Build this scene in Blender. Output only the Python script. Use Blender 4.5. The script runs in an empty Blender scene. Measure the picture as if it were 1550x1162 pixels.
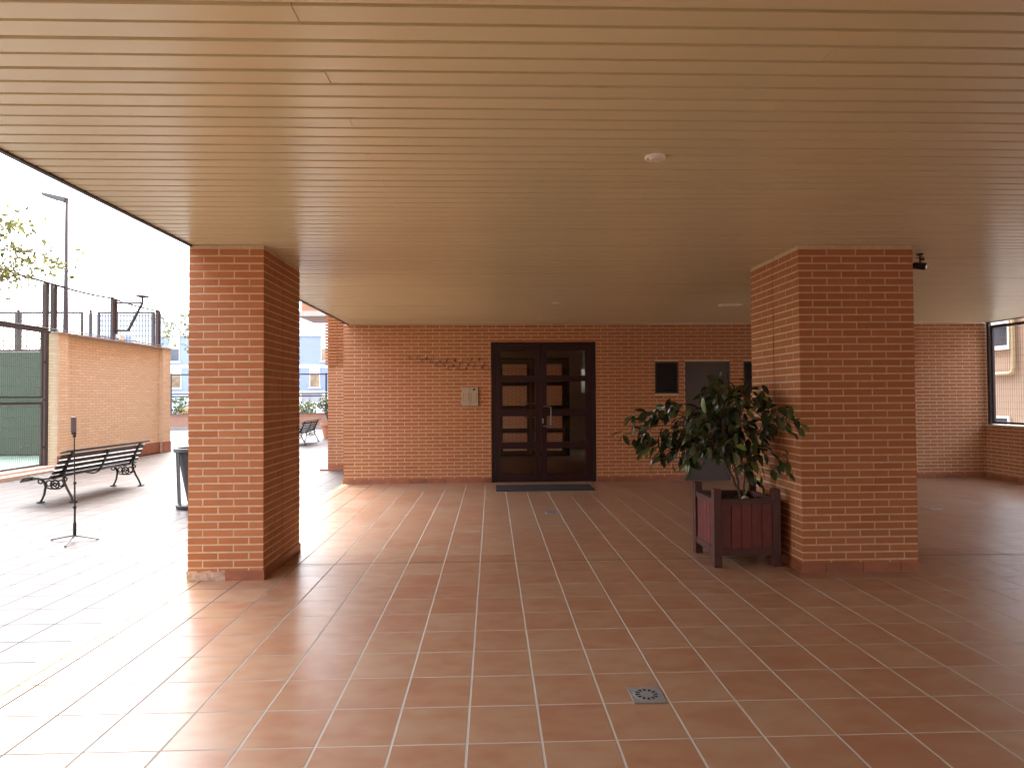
import bpy, math, random
from mathutils import Vector, Matrix
random.seed(7)
scene = bpy.context.scene
COL = scene.collection
R = math.radians

# ------------------------------------------------------------------ mesh builder
class MB:
    def __init__(s):
        s.v = []; s.f = []; s.m = []; s.mi = 0
    def face(s, pts, mi=None):
        b = len(s.v); s.v.extend([tuple(p) for p in pts])
        s.f.append(tuple(range(b, b + len(pts)))); s.m.append(s.mi if mi is None else mi)
    def hexa(s, p):
        b = len(s.v); s.v.extend([tuple(q) for q in p])
        for f in ((0,3,2,1),(4,5,6,7),(0,1,5,4),(1,2,6,5),(2,3,7,6),(3,0,4,7)):
            s.f.append(tuple(b + i for i in f)); s.m.append(s.mi)
    def box(s, x0, y0, z0, x1, y1, z1):
        s.hexa([(x0,y0,z0),(x1,y0,z0),(x1,y1,z0),(x0,y1,z0),(x0,y0,z1),(x1,y0,z1),(x1,y1,z1),(x0,y1,z1)])
    def obox(s, c, ax, ay, az, hx, hy, hz):
        c = Vector(c); ax = Vector(ax).normalized()*hx; ay = Vector(ay).normalized()*hy; az = Vector(az).normalized()*hz
        s.hexa([c-ax-ay-az, c+ax-ay-az, c+ax+ay-az, c-ax+ay-az, c-ax-ay+az, c+ax-ay+az, c+ax+ay+az, c-ax+ay+az])
    def bar(s, a, b, w, h, up=(0,0,1)):
        a = Vector(a); b = Vector(b); d = (b-a); L = d.length; d.normalize()
        u = Vector(up)
        if abs(d.dot(u)) > .98: u = Vector((1,0,0))
        sd = d.cross(u).normalized(); u2 = sd.cross(d)
        s.obox((a+b)/2, d, sd, u2, L/2, w/2, h/2)
    def tube(s, pts, r, n=8, cap=True):
        pts = [Vector(p) for p in pts]
        rs = r if isinstance(r, (list, tuple)) else [r]*len(pts)
        rings = []; prev = None
        for i, p in enumerate(pts):
            d = (pts[min(i+1, len(pts)-1)] - pts[max(i-1, 0)]).normalized()
            if prev is None:
                u = Vector((0,0,1)) if abs(d.z) < .9 else Vector((1,0,0))
                a = d.cross(u).normalized()
            else:
                a = (prev - d*prev.dot(d)).normalized()
            prev = a; c = d.cross(a)
            b0 = len(s.v)
            for k in range(n):
                t = 2*math.pi*k/n
                s.v.append(tuple(p + (a*math.cos(t) + c*math.sin(t))*rs[i]))
            rings.append(b0)
        for i in range(len(rings)-1):
            for k in range(n):
                k2 = (k+1) % n
                s.f.append((rings[i]+k, rings[i]+k2, rings[i+1]+k2, rings[i+1]+k)); s.m.append(s.mi)
        if cap:
            s.f.append(tuple(rings[0]+k for k in reversed(range(n)))); s.m.append(s.mi)
            s.f.append(tuple(rings[-1]+k for k in range(n))); s.m.append(s.mi)
    def lathe(s, c, prof, n=24, cap0=True, cap1=True):
        rings = []
        for r, z in prof:
            b0 = len(s.v)
            for k in range(n):
                t = 2*math.pi*k/n
                s.v.append((c[0]+r*math.cos(t), c[1]+r*math.sin(t), c[2]+z))
            rings.append(b0)
        for i in range(len(rings)-1):
            for k in range(n):
                k2 = (k+1) % n
                s.f.append((rings[i]+k, rings[i]+k2, rings[i+1]+k2, rings[i+1]+k)); s.m.append(s.mi)
        if cap0: s.f.append(tuple(rings[0]+k for k in reversed(range(n)))); s.m.append(s.mi)
        if cap1: s.f.append(tuple(rings[-1]+k for k in range(n))); s.m.append(s.mi)
    def torus(s, c, R_, r, axis='y', n=18, m=6, a0=0, a1=2*math.pi):
        pts = []
        for k in range(n+1):
            t = a0 + (a1-a0)*k/n
            x, z = R_*math.cos(t), R_*math.sin(t)
            if axis == 'y': pts.append((c[0]+x, c[1], c[2]+z))
            elif axis == 'x': pts.append((c[0], c[1]+x, c[2]+z))
            else: pts.append((c[0]+x, c[1]+z, c[2]))
        s.tube(pts, r, m)
    def build(s, name, mats, parent=None, smooth=False, origin=None):
        me = bpy.data.meshes.new(name)
        o0 = Vector(origin) if origin else Vector((0,0,0))
        me.from_pydata([tuple(Vector(v)-o0) for v in s.v], [], s.f)
        if not isinstance(mats, (list, tuple)): mats = [mats]
        for m in mats: me.materials.append(m)
        if len(mats) > 1: me.polygons.foreach_set('material_index', s.m)
        if smooth:
            me.polygons.foreach_set('use_smooth', [True]*len(me.polygons))
            try: me.set_sharp_from_angle(angle=R(40))
            except Exception: pass
        me.update()
        o = bpy.data.objects.new(name, me); COL.objects.link(o)
        o.location = o0
        if parent:
            o.parent = parent; o.matrix_parent_inverse = parent.matrix_basis.inverted()
        return o

def bevel(o, w, seg=2):
    b = o.modifiers.new('bevel', 'BEVEL'); b.width = w; b.segments = seg; b.limit_method = 'ANGLE'; b.angle_limit = R(40)
    return o
def tag(o, label=None, cat=None, group=None, kind=None):
    if label: o['label'] = label
    if cat: o['category'] = cat
    if group: o['group'] = group
    if kind: o['kind'] = kind
    return o
def thing(name, label, cat, loc=(0,0,0), group=None):
    o = bpy.data.objects.new(name, None); COL.objects.link(o); o.location = loc
    o.empty_display_size = .2
    return tag(o, label, cat, group)
def copy_tree(o, parent=None):
    c = o.copy(); COL.objects.link(c)
    if parent: c.parent = parent
    for ch in list(o.children): copy_tree(ch, c)
    return c

# ------------------------------------------------------------------ materials
class NT:
    def __init__(s, name):
        s.mat = bpy.data.materials.new(name); s.mat.use_nodes = True
        s.t = s.mat.node_tree; s.n = s.t.nodes; s.l = s.t.links
        s.b = s.n['Principled BSDF']; s.out = s.n['Material Output']
    def new(s, t, **k):
        n = s.n.new(t)
        for a, v in k.items(): setattr(n, a, v)
        return n
    def link(s, a, b): s.l.new(a, b)
    def math(s, op, a, b=None, c=None):
        n = s.new('ShaderNodeMath', operation=op)
        for i, x in enumerate((a, b, c)):
            if x is None: continue
            if isinstance(x, (int, float)): n.inputs[i].default_value = x
            else: s.link(x, n.inputs[i])
        return n.outputs[0]
    def mix(s, f, a, b, blend='MIX'):
        n = s.new('ShaderNodeMix', data_type='RGBA', blend_type=blend)
        for i, x in ((0, f), (6, a), (7, b)):
            if isinstance(x, (int, float)): n.inputs[i].default_value = x
            elif isinstance(x, (tuple, list)): n.inputs[i].default_value = (*x, 1) if len(x) == 3 else x
            else: s.link(x, n.inputs[i])
        return n.outputs[2]
    def noise(s, scale, detail=3, rough=.5, vec=None, dim='3D'):
        n = s.new('ShaderNodeTexNoise', noise_dimensions=dim)
        n.inputs['Scale'].default_value = scale; n.inputs['Detail'].default_value = detail; n.inputs['Roughness'].default_value = rough
        if vec is not None: s.link(vec, n.inputs['Vector'])
        return n.outputs['Fac']
    def ramp(s, fac, stops):
        n = s.new('ShaderNodeValToRGB'); s.link(fac, n.inputs[0])
        e = n.color_ramp.elements
        while len(e) < len(stops): e.new(.5)
        for el, (p, c) in zip(e, stops):
            el.position = p; el.color = (*c, 1) if len(c) == 3 else c
        return n.outputs[0]
    def coord(s, which='Object'):
        return s.new('ShaderNodeTexCoord').outputs[which]
    def pos(s): return s.new('ShaderNodeNewGeometry').outputs['Position']
    def island(s): return s.new('ShaderNodeNewGeometry').outputs['Random Per Island']
    def bump(s, h, strength=.2, dist=.01):
        n = s.new('ShaderNodeBump'); n.inputs['Strength'].default_value = strength; n.inputs['Distance'].default_value = dist
        s.link(h, n.inputs['Height']); s.link(n.outputs[0], s.b.inputs['Normal']); return n
    def set(s, **k):
        for a, v in k.items():
            i = s.b.inputs[a.replace('_', ' ')]
            if isinstance(v, (int, float)): i.default_value = v
            elif isinstance(v, (tuple, list)): i.default_value = (*v, 1) if len(v) == 3 else v
            else: s.link(v, i)
        return s.mat

def plain(name, col, rough=.5, var=.12, scale=12, metallic=0, bump=0, isl=0, spec=None):
    t = NT(name)
    f = t.noise(scale, 4, .6, t.pos())
    dark = tuple(c*(1-var) for c in col); light = tuple(min(1, c*(1+var)) for c in col)
    c = t.ramp(f, [(.3, dark), (.7, light)])
    if isl:
        m = t.math('MULTIPLY_ADD', t.island(), isl, 1-isl/2)
        hs = t.new('ShaderNodeHueSaturation'); t.link(m, hs.inputs['Value']); t.link(c, hs.inputs['Color']); c = hs.outputs[0]
    rr = t.math('MULTIPLY_ADD', t.noise(scale*2, 3, .6, t.pos()), .25, rough-.12)
    t.set(Base_Color=c, Roughness=rr, Metallic=metallic)
    if spec is not None: t.set(Specular_IOR_Level=spec)
    if bump: t.bump(t.noise(scale*4, 4, .6, t.pos()), bump, .004)
    return t.mat

def brick_mat(name, lo, mid, hi):
    t = NT(name)
    isl = t.island()
    c = t.ramp(isl, [(0, lo), (.25, mid), (.75, mid), (1, hi)])
    p = t.pos()
    n1 = t.noise(9, 5, .65, p)
    c = t.mix(t.math('MULTIPLY', t.math('SUBTRACT', n1, .47), .8), c, tuple(x*.62 for x in lo))
    big = t.noise(.9, 5, .65, p)                       # old damp and dust in large soft patches
    bm_ = t.new('ShaderNodeMapRange'); t.link(big, bm_.inputs[0]); bm_.inputs[1].default_value = .5; bm_.inputs[2].default_value = .75; bm_.inputs[4].default_value = .28
    c = t.mix(bm_.outputs[0], c, tuple(x*.78+.035 for x in mid))
    mp = t.new('ShaderNodeMapping'); mp.inputs['Scale'].default_value = (1,1,5); t.link(p, mp.inputs['Vector'])
    n2 = t.noise(70, 3, .7, mp.outputs[0])
    c = t.mix(t.math('MULTIPLY', t.math('SUBTRACT', n2, .5), .55), c, hi)
    t.set(Base_Color=c, Roughness=.82, Specular_IOR_Level=.3)
    t.bump(t.noise(160, 4, .7, p), .35, .002)
    return t.mat

def tile_mat(name, x0, y0, tx, ty, jx, jy, cols, joint, rough, spec=.5, wx0=None, wx1=0):
    """jx: width of the joints that run along Y; jy: of those that run along X"""
    t = NT(name)
    p = t.pos(); sp = t.new('ShaderNodeSeparateXYZ'); t.link(p, sp.inputs[0])
    wob = t.noise(2.2, 2, .5, p)
    def grid(o, o0, w, jw):
        u = t.math('DIVIDE', t.math('SUBTRACT', o, o0), w)
        u = t.math('ADD', u, t.math('MULTIPLY', t.math('SUBTRACT', wob, .5), .008))
        cell = t.math('FLOOR', u)
        fr = t.math('SUBTRACT', u, cell)
        d = t.math('MULTIPLY', t.math('MINIMUM', fr, t.math('SUBTRACT', 1, fr)), w)     # metres to the joint's middle
        m = t.new('ShaderNodeMapRange', interpolation_type='SMOOTHSTEP')
        t.link(d, m.inputs[0]); m.inputs[1].default_value = jw*.5*.75; m.inputs[2].default_value = jw*.5*1.25
        return cell, m.outputs[0]
    cx, mx = grid(sp.outputs[0], x0, tx, jx)
    cy, my = grid(sp.outputs[1], y0, ty, jy)
    tile = t.math('MULTIPLY', mx, my)
    cv = t.new('ShaderNodeCombineXYZ'); t.link(cx, cv.inputs[0]); t.link(cy, cv.inputs[1])
    wn = t.new('ShaderNodeTexWhiteNoise', noise_dimensions='2D'); t.link(cv.outputs[0], wn.inputs['Vector'])
    sc = t.new('ShaderNodeVectorMath', operation='MULTIPLY_ADD')
    t.link(wn.outputs['Color'], sc.inputs[0]); sc.inputs[1].default_value = (31, 17, 11); t.link(p, sc.inputs[2])
    mp = t.new('ShaderNodeMapping'); mp.inputs['Scale'].default_value = (1, 1.7, 1); t.link(sc.outputs[0], mp.inputs['Vector'])
    flame = t.noise(5.5, 2.2, .5, mp.outputs[0])
    v = t.math('ADD', t.math('MULTIPLY', flame, .85), t.math('MULTIPLY', wn.outputs['Value'], .28))
    c = t.ramp(v, [(.34, cols[0]), (.5, cols[1]), (.64, cols[2]), (.82, cols[3])])
    # worn and dirty patches that run across the tiles
    dirt = t.noise(.9, 5, .6, p)
    dm = t.new('ShaderNodeMapRange'); t.link(dirt, dm.inputs[0]); dm.inputs[1].default_value = .55; dm.inputs[2].default_value = .8; dm.inputs[4].default_value = .16
    c = t.mix(dm.outputs[0], c, tuple(q*.7+.03 for q in cols[1]))
    jn = t.noise(3.5, 4, .6, p)
    jc = t.mix(jn, tuple(q*.72 for q in joint), joint)
    if wx0 is not None:          # grout grows darker towards the open side
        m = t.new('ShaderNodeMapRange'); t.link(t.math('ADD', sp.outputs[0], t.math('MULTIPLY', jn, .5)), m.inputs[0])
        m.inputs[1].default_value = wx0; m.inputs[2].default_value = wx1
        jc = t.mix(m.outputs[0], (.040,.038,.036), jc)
    c = t.mix(tile, jc, c)
    rr = t.math('ADD', rough, t.math('MULTIPLY', t.math('SUBTRACT', t.noise(3.0, 3, .6, p), .5), .10))
    rr = t.math('ADD', rr, t.math('MULTIPLY', t.math('SUBTRACT', wn.outputs['Value'], .5), .04))
    r2 = t.new('ShaderNodeMix', data_type='FLOAT'); t.link(tile, r2.inputs[0]); r2.inputs[2].default_value = .95; t.link(rr, r2.inputs[3])
    t.set(Base_Color=c, Roughness=r2.outputs[0])
    spc = t.math('MULTIPLY', tile, spec); t.link(spc, t.b.inputs['Specular IOR Level'])
    h = t.math('MULTIPLY', tile, .8)
    bm = t.bump(h, .55, .003)
    # every tile lies a hair out of level
    tl = t.new('ShaderNodeVectorMath', operation='MULTIPLY_ADD')
    s0 = t.new('ShaderNodeVectorMath', operation='SUBTRACT'); t.link(wn.outputs['Color'], s0.inputs[0]); s0.inputs[1].default_value = (.5,.5,.5)
    t.link(s0.outputs[0], tl.inputs[0]); tl.inputs[1].default_value = (.010,.010,0); t.link(bm.outputs[0], tl.inputs[2])
    t.link(tl.outputs[0], t.b.inputs['Normal'])
    return t.mat

def glass_mat(name, tint=(.90,.89,.87), gl=(1,1,1)):
    t = NT(name); t.n.remove(t.b)
    tr = t.new('ShaderNodeBsdfTransparent'); tr.inputs[0].default_value = (*tint, 1)
    g = t.new('ShaderNodeBsdfGlossy'); g.inputs['Color'].default_value = (*gl, 1); g.inputs['Roughness'].default_value = .01
    f = t.new('ShaderNodeFresnel'); f.inputs[0].default_value = 1.6
    m = t.new('ShaderNodeMixShader'); t.link(f.outputs[0], m.inputs[0]); t.link(tr.outputs[0], m.inputs[1]); t.link(g.outputs[0], m.inputs[2])
    t.link(m.outputs[0], t.out.inputs[0]); return t.mat

M = {}
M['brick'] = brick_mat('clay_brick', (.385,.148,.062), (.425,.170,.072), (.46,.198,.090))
M['brick_b'] = brick_mat('glare_paled_brick', (.68,.53,.36), (.73,.59,.42), (.78,.65,.49))  # court wall brick with the pale veil of glare put into its colour
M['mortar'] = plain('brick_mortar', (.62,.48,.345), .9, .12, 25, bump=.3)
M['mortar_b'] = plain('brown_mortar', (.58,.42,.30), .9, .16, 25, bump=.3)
M['skirt'] = plain('terracotta_skirting', (.30,.115,.062), .42, .2, 7, isl=.3)
M['skirt_broken'] = plain('bare_plaster_bed', (.50,.36,.27), .9, .35, 22, bump=.5)
t = NT('tan_enamelled_slat')
hs_ = t.new('ShaderNodeHueSaturation'); t.link(t.math('MULTIPLY_ADD', t.island(), .06, .97), hs_.inputs['Value'])
t.link(t.ramp(t.noise(.8, 4, .6, t.pos()), [(.3, (.685,.63,.415)), (.7, (.725,.67,.45))]), hs_.inputs['Color'])
t.set(Base_Color=t.mix(t.math('MULTIPLY', t.math('SUBTRACT', t.noise(420, 2, .6, t.pos()), .45), .5), hs_.outputs[0], (.55,.46,.29)), Roughness=.29, Specular_IOR_Level=1.0)
M['ceil'] = t.mat
M['ceil_back'] = plain('slat_groove', (.13,.08,.04), .7, .1, 5)
M['trim'] = plain('dark_metal_trim', (.05,.04,.05), .45, .1)
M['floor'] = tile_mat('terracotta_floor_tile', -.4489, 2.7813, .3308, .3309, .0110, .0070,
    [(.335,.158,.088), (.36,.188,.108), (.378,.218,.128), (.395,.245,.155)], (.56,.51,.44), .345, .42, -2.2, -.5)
M['court'] = tile_mat('courtyard_tile', -2.975, 3.75, .327, .313, .0075, .0065,
    [(.084,.066,.058), (.095,.077,.068), (.105,.087,.078), (.116,.099,.091)], (.032,.029,.030), .45, .30)
M['concrete'] = plain('grey_concrete', (.38,.36,.34), .85, .15, 3, bump=.3)
M['ground'] = plain('asphalt_ground', (.10,.10,.10), .9, .2, 2, bump=.3)
M['maroon'] = plain('maroon_lacquer', (.026,.0075,.0095), .42, .1, 8, spec=.3)
M['glass'] = glass_mat('door_glass')
M['steel'] = plain('brushed_steel', (.45,.43,.42), .3, .08, 30, metallic=.9)
M['dark_steel'] = plain('dark_handle_steel', (.16,.15,.15), .3, .08, 30, metallic=.9)
M['galv'] = plain('galvanised_drain', (.40,.42,.44), .42, .12, 40, metallic=.55)
M['hole'] = plain('drain_hole', (.012,.011,.012), .9, .1)
M['mat'] = plain('rubber_doormat', (.030,.031,.036), .85, .25, 90, bump=.7)
M['louvre'] = plain('dark_louvre_paint', (.040,.028,.034), .5, .1, 10)
M['sdoor'] = plain('service_door_paint', (.062,.040,.040), .45, .08, 2)
M['panel'] = plain('champagne_aluminium', (.46,.38,.29), .42, .06, 60, metallic=.25)
M['paneldark'] = plain('panel_print', (.16,.12,.09), .6, .1)
M['black'] = plain('black_plastic', (.012,.012,.014), .35, .1)
M['letter'] = plain('weathered_letter', (.030,.014,.011), .6, .3, 30)
M['white'] = plain('white_fitting', (.84,.82,.80), .35, .04)
M['lens'] = plain('frosted_lens', (.80,.77,.74), .3, .05)
M['chrome'] = plain('lens_chrome', (.8,.8,.82), .08, .02, metallic=1)
M['plank'] = plain('stained_plank', (.120,.021,.017), .55, .3, 14, isl=.5, bump=.3)
M['plank_d'] = plain('stained_post', (.072,.020,.017), .55, .3, 14, isl=.3, bump=.3)
M['soil'] = plain('potting_soil', (.035,.026,.020), .95, .4, 40, bump=1)
M['bark'] = plain('shrub_bark', (.10,.060,.042), .8, .3, 40, bump=.5)
M['lamp'] = plain('grey_lamp_paint', (.10,.095,.11), .5, .1, 10)
M['iron'] = plain('cast_iron_paint', (.010,.0095,.013), .45, .15, 20)
M['slat'] = plain('varnished_bench_slat', (.040,.038,.036), .33, .25, 20, isl=.3)
M['greypl'] = plain('grey_bin_plastic', (.045,.045,.048), .5, .15, 10)
M['bag'] = plain('bin_mesh_body', (.055,.055,.060), .7, .2, 60)
M['phone'] = plain('phone_back', (.13,.13,.15), .35, .05)
M['fence'] = plain('brown_fence_paint', (.050,.036,.040), .5, .12, 20)
M['wire'] = plain('galvanised_wire', (.17,.18,.17), .5, .1, 20, metallic=.3)
M['wire_d'] = plain('dark_coated_wire', (.10,.075,.065), .5, .1, 20)
M['padgreen'] = plain('green_court_padding', (.040,.066,.044), .75, .07, 2)
M['turf'] = plain('green_court_floor', (.25,.36,.27), .8, .1, 3)
M['coping'] = plain('zinc_coping', (.50,.50,.52), .45, .1, 10, metallic=.2)
M['stone'] = plain('kerb_stone', (.52,.40,.33), .7, .1, 6, bump=.2)
M['yellow'] = None
M['terra'] = plain('terracotta_pot', (.46,.18,.10), .7, .12, 8)
M['render_t'] = plain('terracotta_render', (.42,.235,.165), .85, .1, 3, bump=.2)
M['blue'] = plain('blue_facade_render', (.27,.33,.49), .8, .05, 1.5)
M['pale'] = plain('pale_facade_render', (.52,.58,.68), .8, .04, 1.5)
M['band'] = plain('white_facade_band', (.75,.77,.80), .8, .03, 2)
M['beige'] = plain('beige_facade_render', (.36,.27,.205), .85, .07, .9, bump=.2)
M['shutter'] = plain('white_shutter', (.70,.70,.68), .6, .04, 3)
M['pane'] = plain('dark_window_pane', (.06,.075,.10), .06, .3, .8)
M['pane_w'] = plain('warm_window_pane', (.28,.19,.12), .08, .5, 1.6)
M['pane_l'] = plain('pale_reflecting_pane', (.30,.32,.36), .1, .2, 2)
M['pipe'] = plain('yellow_gas_pipe', (.46,.38,.22), .5, .08)
M['plaster'] = plain('hallway_plaster', (.55,.46,.38), .8, .06, 2)
M['roofmass'] = plain('facade_brown', (.45,.24,.14), .85, .08, 2)
M['slabgrey'] = plain('balcony_slab', (.55,.50,.47), .85, .06, 2)
M['creme'] = plain('cream_plastic', (.70,.55,.28), .5, .05)
M['carw'] = plain('white_van_paint', (.75,.76,.78), .25, .03)
M['tyre'] = plain('tyre_rubber', (.02,.02,.02), .8, .1)

def leaf_mat(name, lo, mid, hi, rough, trans=.15):
    t = NT(name)
    c = t.ramp(t.island(), [(0, lo), (.6, mid), (.965, hi), (.99, tuple(min(.5, x*2.2) for x in hi))])
    c = t.mix(t.math('MULTIPLY', t.noise(40, 3, .6, t.pos()), .4), c, tuple(x*.6 for x in lo))
    t.set(Base_Color=c, Roughness=rough)
    if trans:
        tl = t.new('ShaderNodeBsdfTranslucent'); t.link(c, tl.inputs[0])
        m = t.new('ShaderNodeMixShader'); m.inputs[0].default_value = trans
        t.link(t.b.outputs[0], m.inputs[1]); t.link(tl.outputs[0], m.inputs[2]); t.link(m.outputs[0], t.out.inputs[0])
    return t.mat
M['leaf'] = leaf_mat('glossy_shrub_leaf', (.020,.034,.015), (.038,.066,.025), (.100,.145,.042), .20, .12)
M['leaf_y'] = leaf_mat('yellow_green_leaf', (.10,.11,.03), (.19,.195,.045), (.34,.33,.08), .5, .35)
M['leaf_h'] = leaf_mat('hedge_leaf', (.07,.10,.035), (.12,.17,.065), (.19,.25,.10), .5, .25)
M['twig'] = plain('bare_twig', (.16,.12,.10), .85, .2, 20)

t = NT('worn_yellow_paint')
fac = t.noise(26, 5, .7, t.pos())
mr = t.new('ShaderNodeMapRange'); t.link(fac, mr.inputs[0]); mr.inputs[1].default_value = .36; mr.inputs[2].default_value = .5
tr = t.new('ShaderNodeBsdfTransparent'); mx = t.new('ShaderNodeMixShader')
t.set(Base_Color=(.80,.68,.20), Roughness=.6)
t.link(mr.outputs[0], mx.inputs[0]); t.link(tr.outputs[0], mx.inputs[1]); t.link(t.b.outputs[0], mx.inputs[2]); t.link(mx.outputs[0], t.out.inputs[0])
M['yellow'] = t.mat

# ------------------------------------------------------------------ brickwork
BL, BH, J, CH = .237, .0500, .0130, .0638      # brick length, height, perpend joint, course height
REC = .0028                                     # mortar recess
rj = lambda a=.0012: random.uniform(-a, a)
def brick(mb, p, u, n, L, z, dep=.115, h=BH):
    """brick whose face starts at p (2D), runs along u, faces n"""
    o = rj()
    a = Vector((p[0], p[1])); u = Vector(u); n = Vector(n)
    f0 = a + n*o; f1 = f0 + u*L; b0 = a - n*dep; b1 = b0 + u*L
    z0 = z + rj(.0008); z1 = z + h + rj(.0008)
    pts = [f0, f1, b1, b0]
    mb.hexa([(q.x, q.y, z0) for q in pts] + [(q.x, q.y, z1) for q in pts])
def run(mb, p, u, n, L, z, start=0, dep=.115):
    """fill length L with bricks; first brick has length start (or full)"""
    k = max(1, round((L+J)/(.5*(BL+J)))); hu = (L+J)/k; x = 0
    while k > 0:
        l = hu*min(k, 2) - J
        brick(mb, (p[0]+u[0]*x, p[1]+u[1]*x), u, n, l, z, dep)
        x += l + J; k -= 2
def ring(mb, x0, y0, x1, y1, z0, z1, pin):
    W, D = x1-x0, y1-y0; tk = .115; k = 0; z = z0
    while z < z1 - .03:
        e = k % 2 == 0
        tj = tk + J
        if pin:
            if e:
                run(mb, (x0,y0), (1,0), (0,-1), W-tj, z); run(mb, (x1,y0), (0,1), (1,0), D-tj, z)
                run(mb, (x1,y1), (-1,0), (0,1), W-tj, z); run(mb, (x0,y1), (0,-1), (-1,0), D-tj, z)
            else:
                run(mb, (x0+tj,y0), (1,0), (0,-1), W-tj, z); run(mb, (x1,y0+tj), (0,1), (1,0), D-tj, z)
                run(mb, (x1-tj,y1), (-1,0), (0,1), W-tj, z); run(mb, (x0,y1-tj), (0,-1), (-1,0), D-tj, z)
        else:
            if e:
                run(mb, (x0,y0), (1,0), (0,-1), W, z); run(mb, (x1,y1), (-1,0), (0,1), W, z)
                run(mb, (x1,y0+tj), (0,1), (1,0), D-2*tj, z); run(mb, (x0,y1-tj), (0,-1), (-1,0), D-2*tj, z)
            else:
                run(mb, (x0+tj,y0), (1,0), (0,-1), W-2*tj, z); run(mb, (x1-tj,y1), (-1,0), (0,1), W-2*tj, z)
                run(mb, (x1,y0), (0,1), (1,0), D, z); run(mb, (x0,y1), (0,-1), (-1,0), D, z)
        z += CH; k += 1
def wall_face(mb, p, u, n, L, z0, z1, holes=(), phase=0, dep=.1, bm=0, mm=1):
    """a brick face L long: bricks, and a recessed mortar sheet, both cut round the holes (s0, z0, s1, z1)"""
    u2 = Vector(u); n2 = Vector(n); p2 = Vector(p)
    mb.mi = bm; k = 0; z = z0
    while z < z1 - .02:
        h = min(BH, z1 - z - .004)
        ivs = [(0, L)]
        for (s0, a, s1, b) in holes:
            if z + h*.5 > a and z + h*.5 < b:
                nv = []
                for (i0, i1) in ivs:
                    if s0 > i0: nv.append((i0, min(i1, s0)))
                    if s1 < i1: nv.append((max(i0, s1), i1))
                ivs = [q for q in nv if q[1]-q[0] > .005]
        x = -phase - (0 if k % 2 == 0 else (BL+J)/2)
        while x < L:
            for (i0, i1) in ivs:
                a, b = max(x, i0), min(x+BL, i1)
                if b - a > .012: brick(mb, p2 + u2*a, u, n, b-a, z, dep, h)
            x += BL + J
        z += CH; k += 1
    mb.mi = mm
    xs = sorted({0, L, *[min(max(h[0],0),L) for h in holes], *[min(max(h[2],0),L) for h in holes]})
    zs = sorted({z0-.01, z1, *[min(max(h[1],z0-.01),z1) for h in holes], *[min(max(h[3],z0-.01),z1) for h in holes]})
    q = p2 - n2*REC
    for i in range(len(xs)-1):
        for j in range(len(zs)-1):
            cx, cz = (xs[i]+xs[i+1])/2, (zs[j]+zs[j+1])/2
            if any(h[0] < cx < h[2] and h[1] < cz < h[3] for h in holes): continue
            a = q + u2*xs[i]; b = q + u2*xs[i+1]
            mb.face([(a.x,a.y,zs[j]),(b.x,b.y,zs[j]),(b.x,b.y,zs[j+1]),(a.x,a.y,zs[j+1])])
    mb.mi = bm
def skirting(mb, p, u, n, L, h=.082, pl=.328, th=.010, holes=(), start=0, z=0):
    x = -start
    while x < L - .01:
        a, b = max(0, x), min(L, x+pl-.006)
        x += pl
        ok = [(a, b)]
        for s0, s1 in holes:
            ok = [(c, d) for (i0, i1) in ok for (c, d) in ((i0, min(i1, s0)), (max(i0, s1), i1)) if d-c > .01]
        for a, b in ok:
            c0 = (p[0]+u[0]*a, p[1]+u[1]*a); c1 = (p[0]+u[0]*b, p[1]+u[1]*b)
            e = th + rj(.001)
            q = [c0, c1, (c1[0]+n[0]*e, c1[1]+n[1]*e), (c0[0]+n[0]*e, c0[1]+n[1]*e)]
            if (u[0]*n[1]-u[1]*n[0]) < 0: q = [q[0], q[3], q[2], q[1]]
            mb.hexa([(*w, z) for w in q] + [(*w, z+h+rj(.001)) for w in q])

HC = 2.814; YB = 11.11; XE = -2.52; XR = 9.0
# ================================================================== SETTING
mb = MB(); mb.face([(-400,-300,-.30),(400,-300,-.30),(400,600,-.30),(-400,600,-.30)])
tag(mb.build('ground', M['ground']), kind='structure')
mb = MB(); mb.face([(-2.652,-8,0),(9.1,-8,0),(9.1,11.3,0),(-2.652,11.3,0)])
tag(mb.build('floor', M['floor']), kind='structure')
mb = MB(); mb.face([(-9.3,-8,-.003),(-2.652,-8,-.003),(-2.652,32,-.003),(-9.3,32,-.003)])
mb.face([(-40,18.6,-.003),(-9.3,18.6,-.003),(-9.3,32,-.003),(-40,32,-.003)])
tag(mb.build('courtyard_pavement', M['court']), kind='structure')
mb = MB(); mb.face([(-30,-8,-.02),(-9.62,-8,-.02),(-9.62,17.62,-.02),(-30,17.62,-.02)])
tag(mb.build('sports_court', M['turf']), kind='structure')
mb = MB(); mb.face([(-60,31.7,-.05),(40,31.7,-.05),(40,60,-.05),(-60,60,-.05)])
tag(mb.build('road', M['concrete']), kind='structure')
mb = MB(); mb.face([(9.25,-20,-.06),(16.2,-20,-.06),(16.2,60,-.06),(9.25,60,-.06)])
tag(mb.build('side_path', M['concrete']), kind='structure')
# yellow border line on the floor
mb = MB(); mb.face([(-2.592,-8,.004),(-2.533,-8,.004),(-2.533,YB-.02,.004),(-2.592,YB-.02,.004)])
tag(mb.build('yellow_line', M['yellow']), kind='structure')
# expansion joint
mb = MB(); mb.face([(-2.5,5.795,.0035),(8.95,5.795,.0035),(8.95,5.803,.0035),(-2.5,5.803,.0035)])
tag(mb.build('floor_joint', M['hole']), kind='structure')

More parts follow.
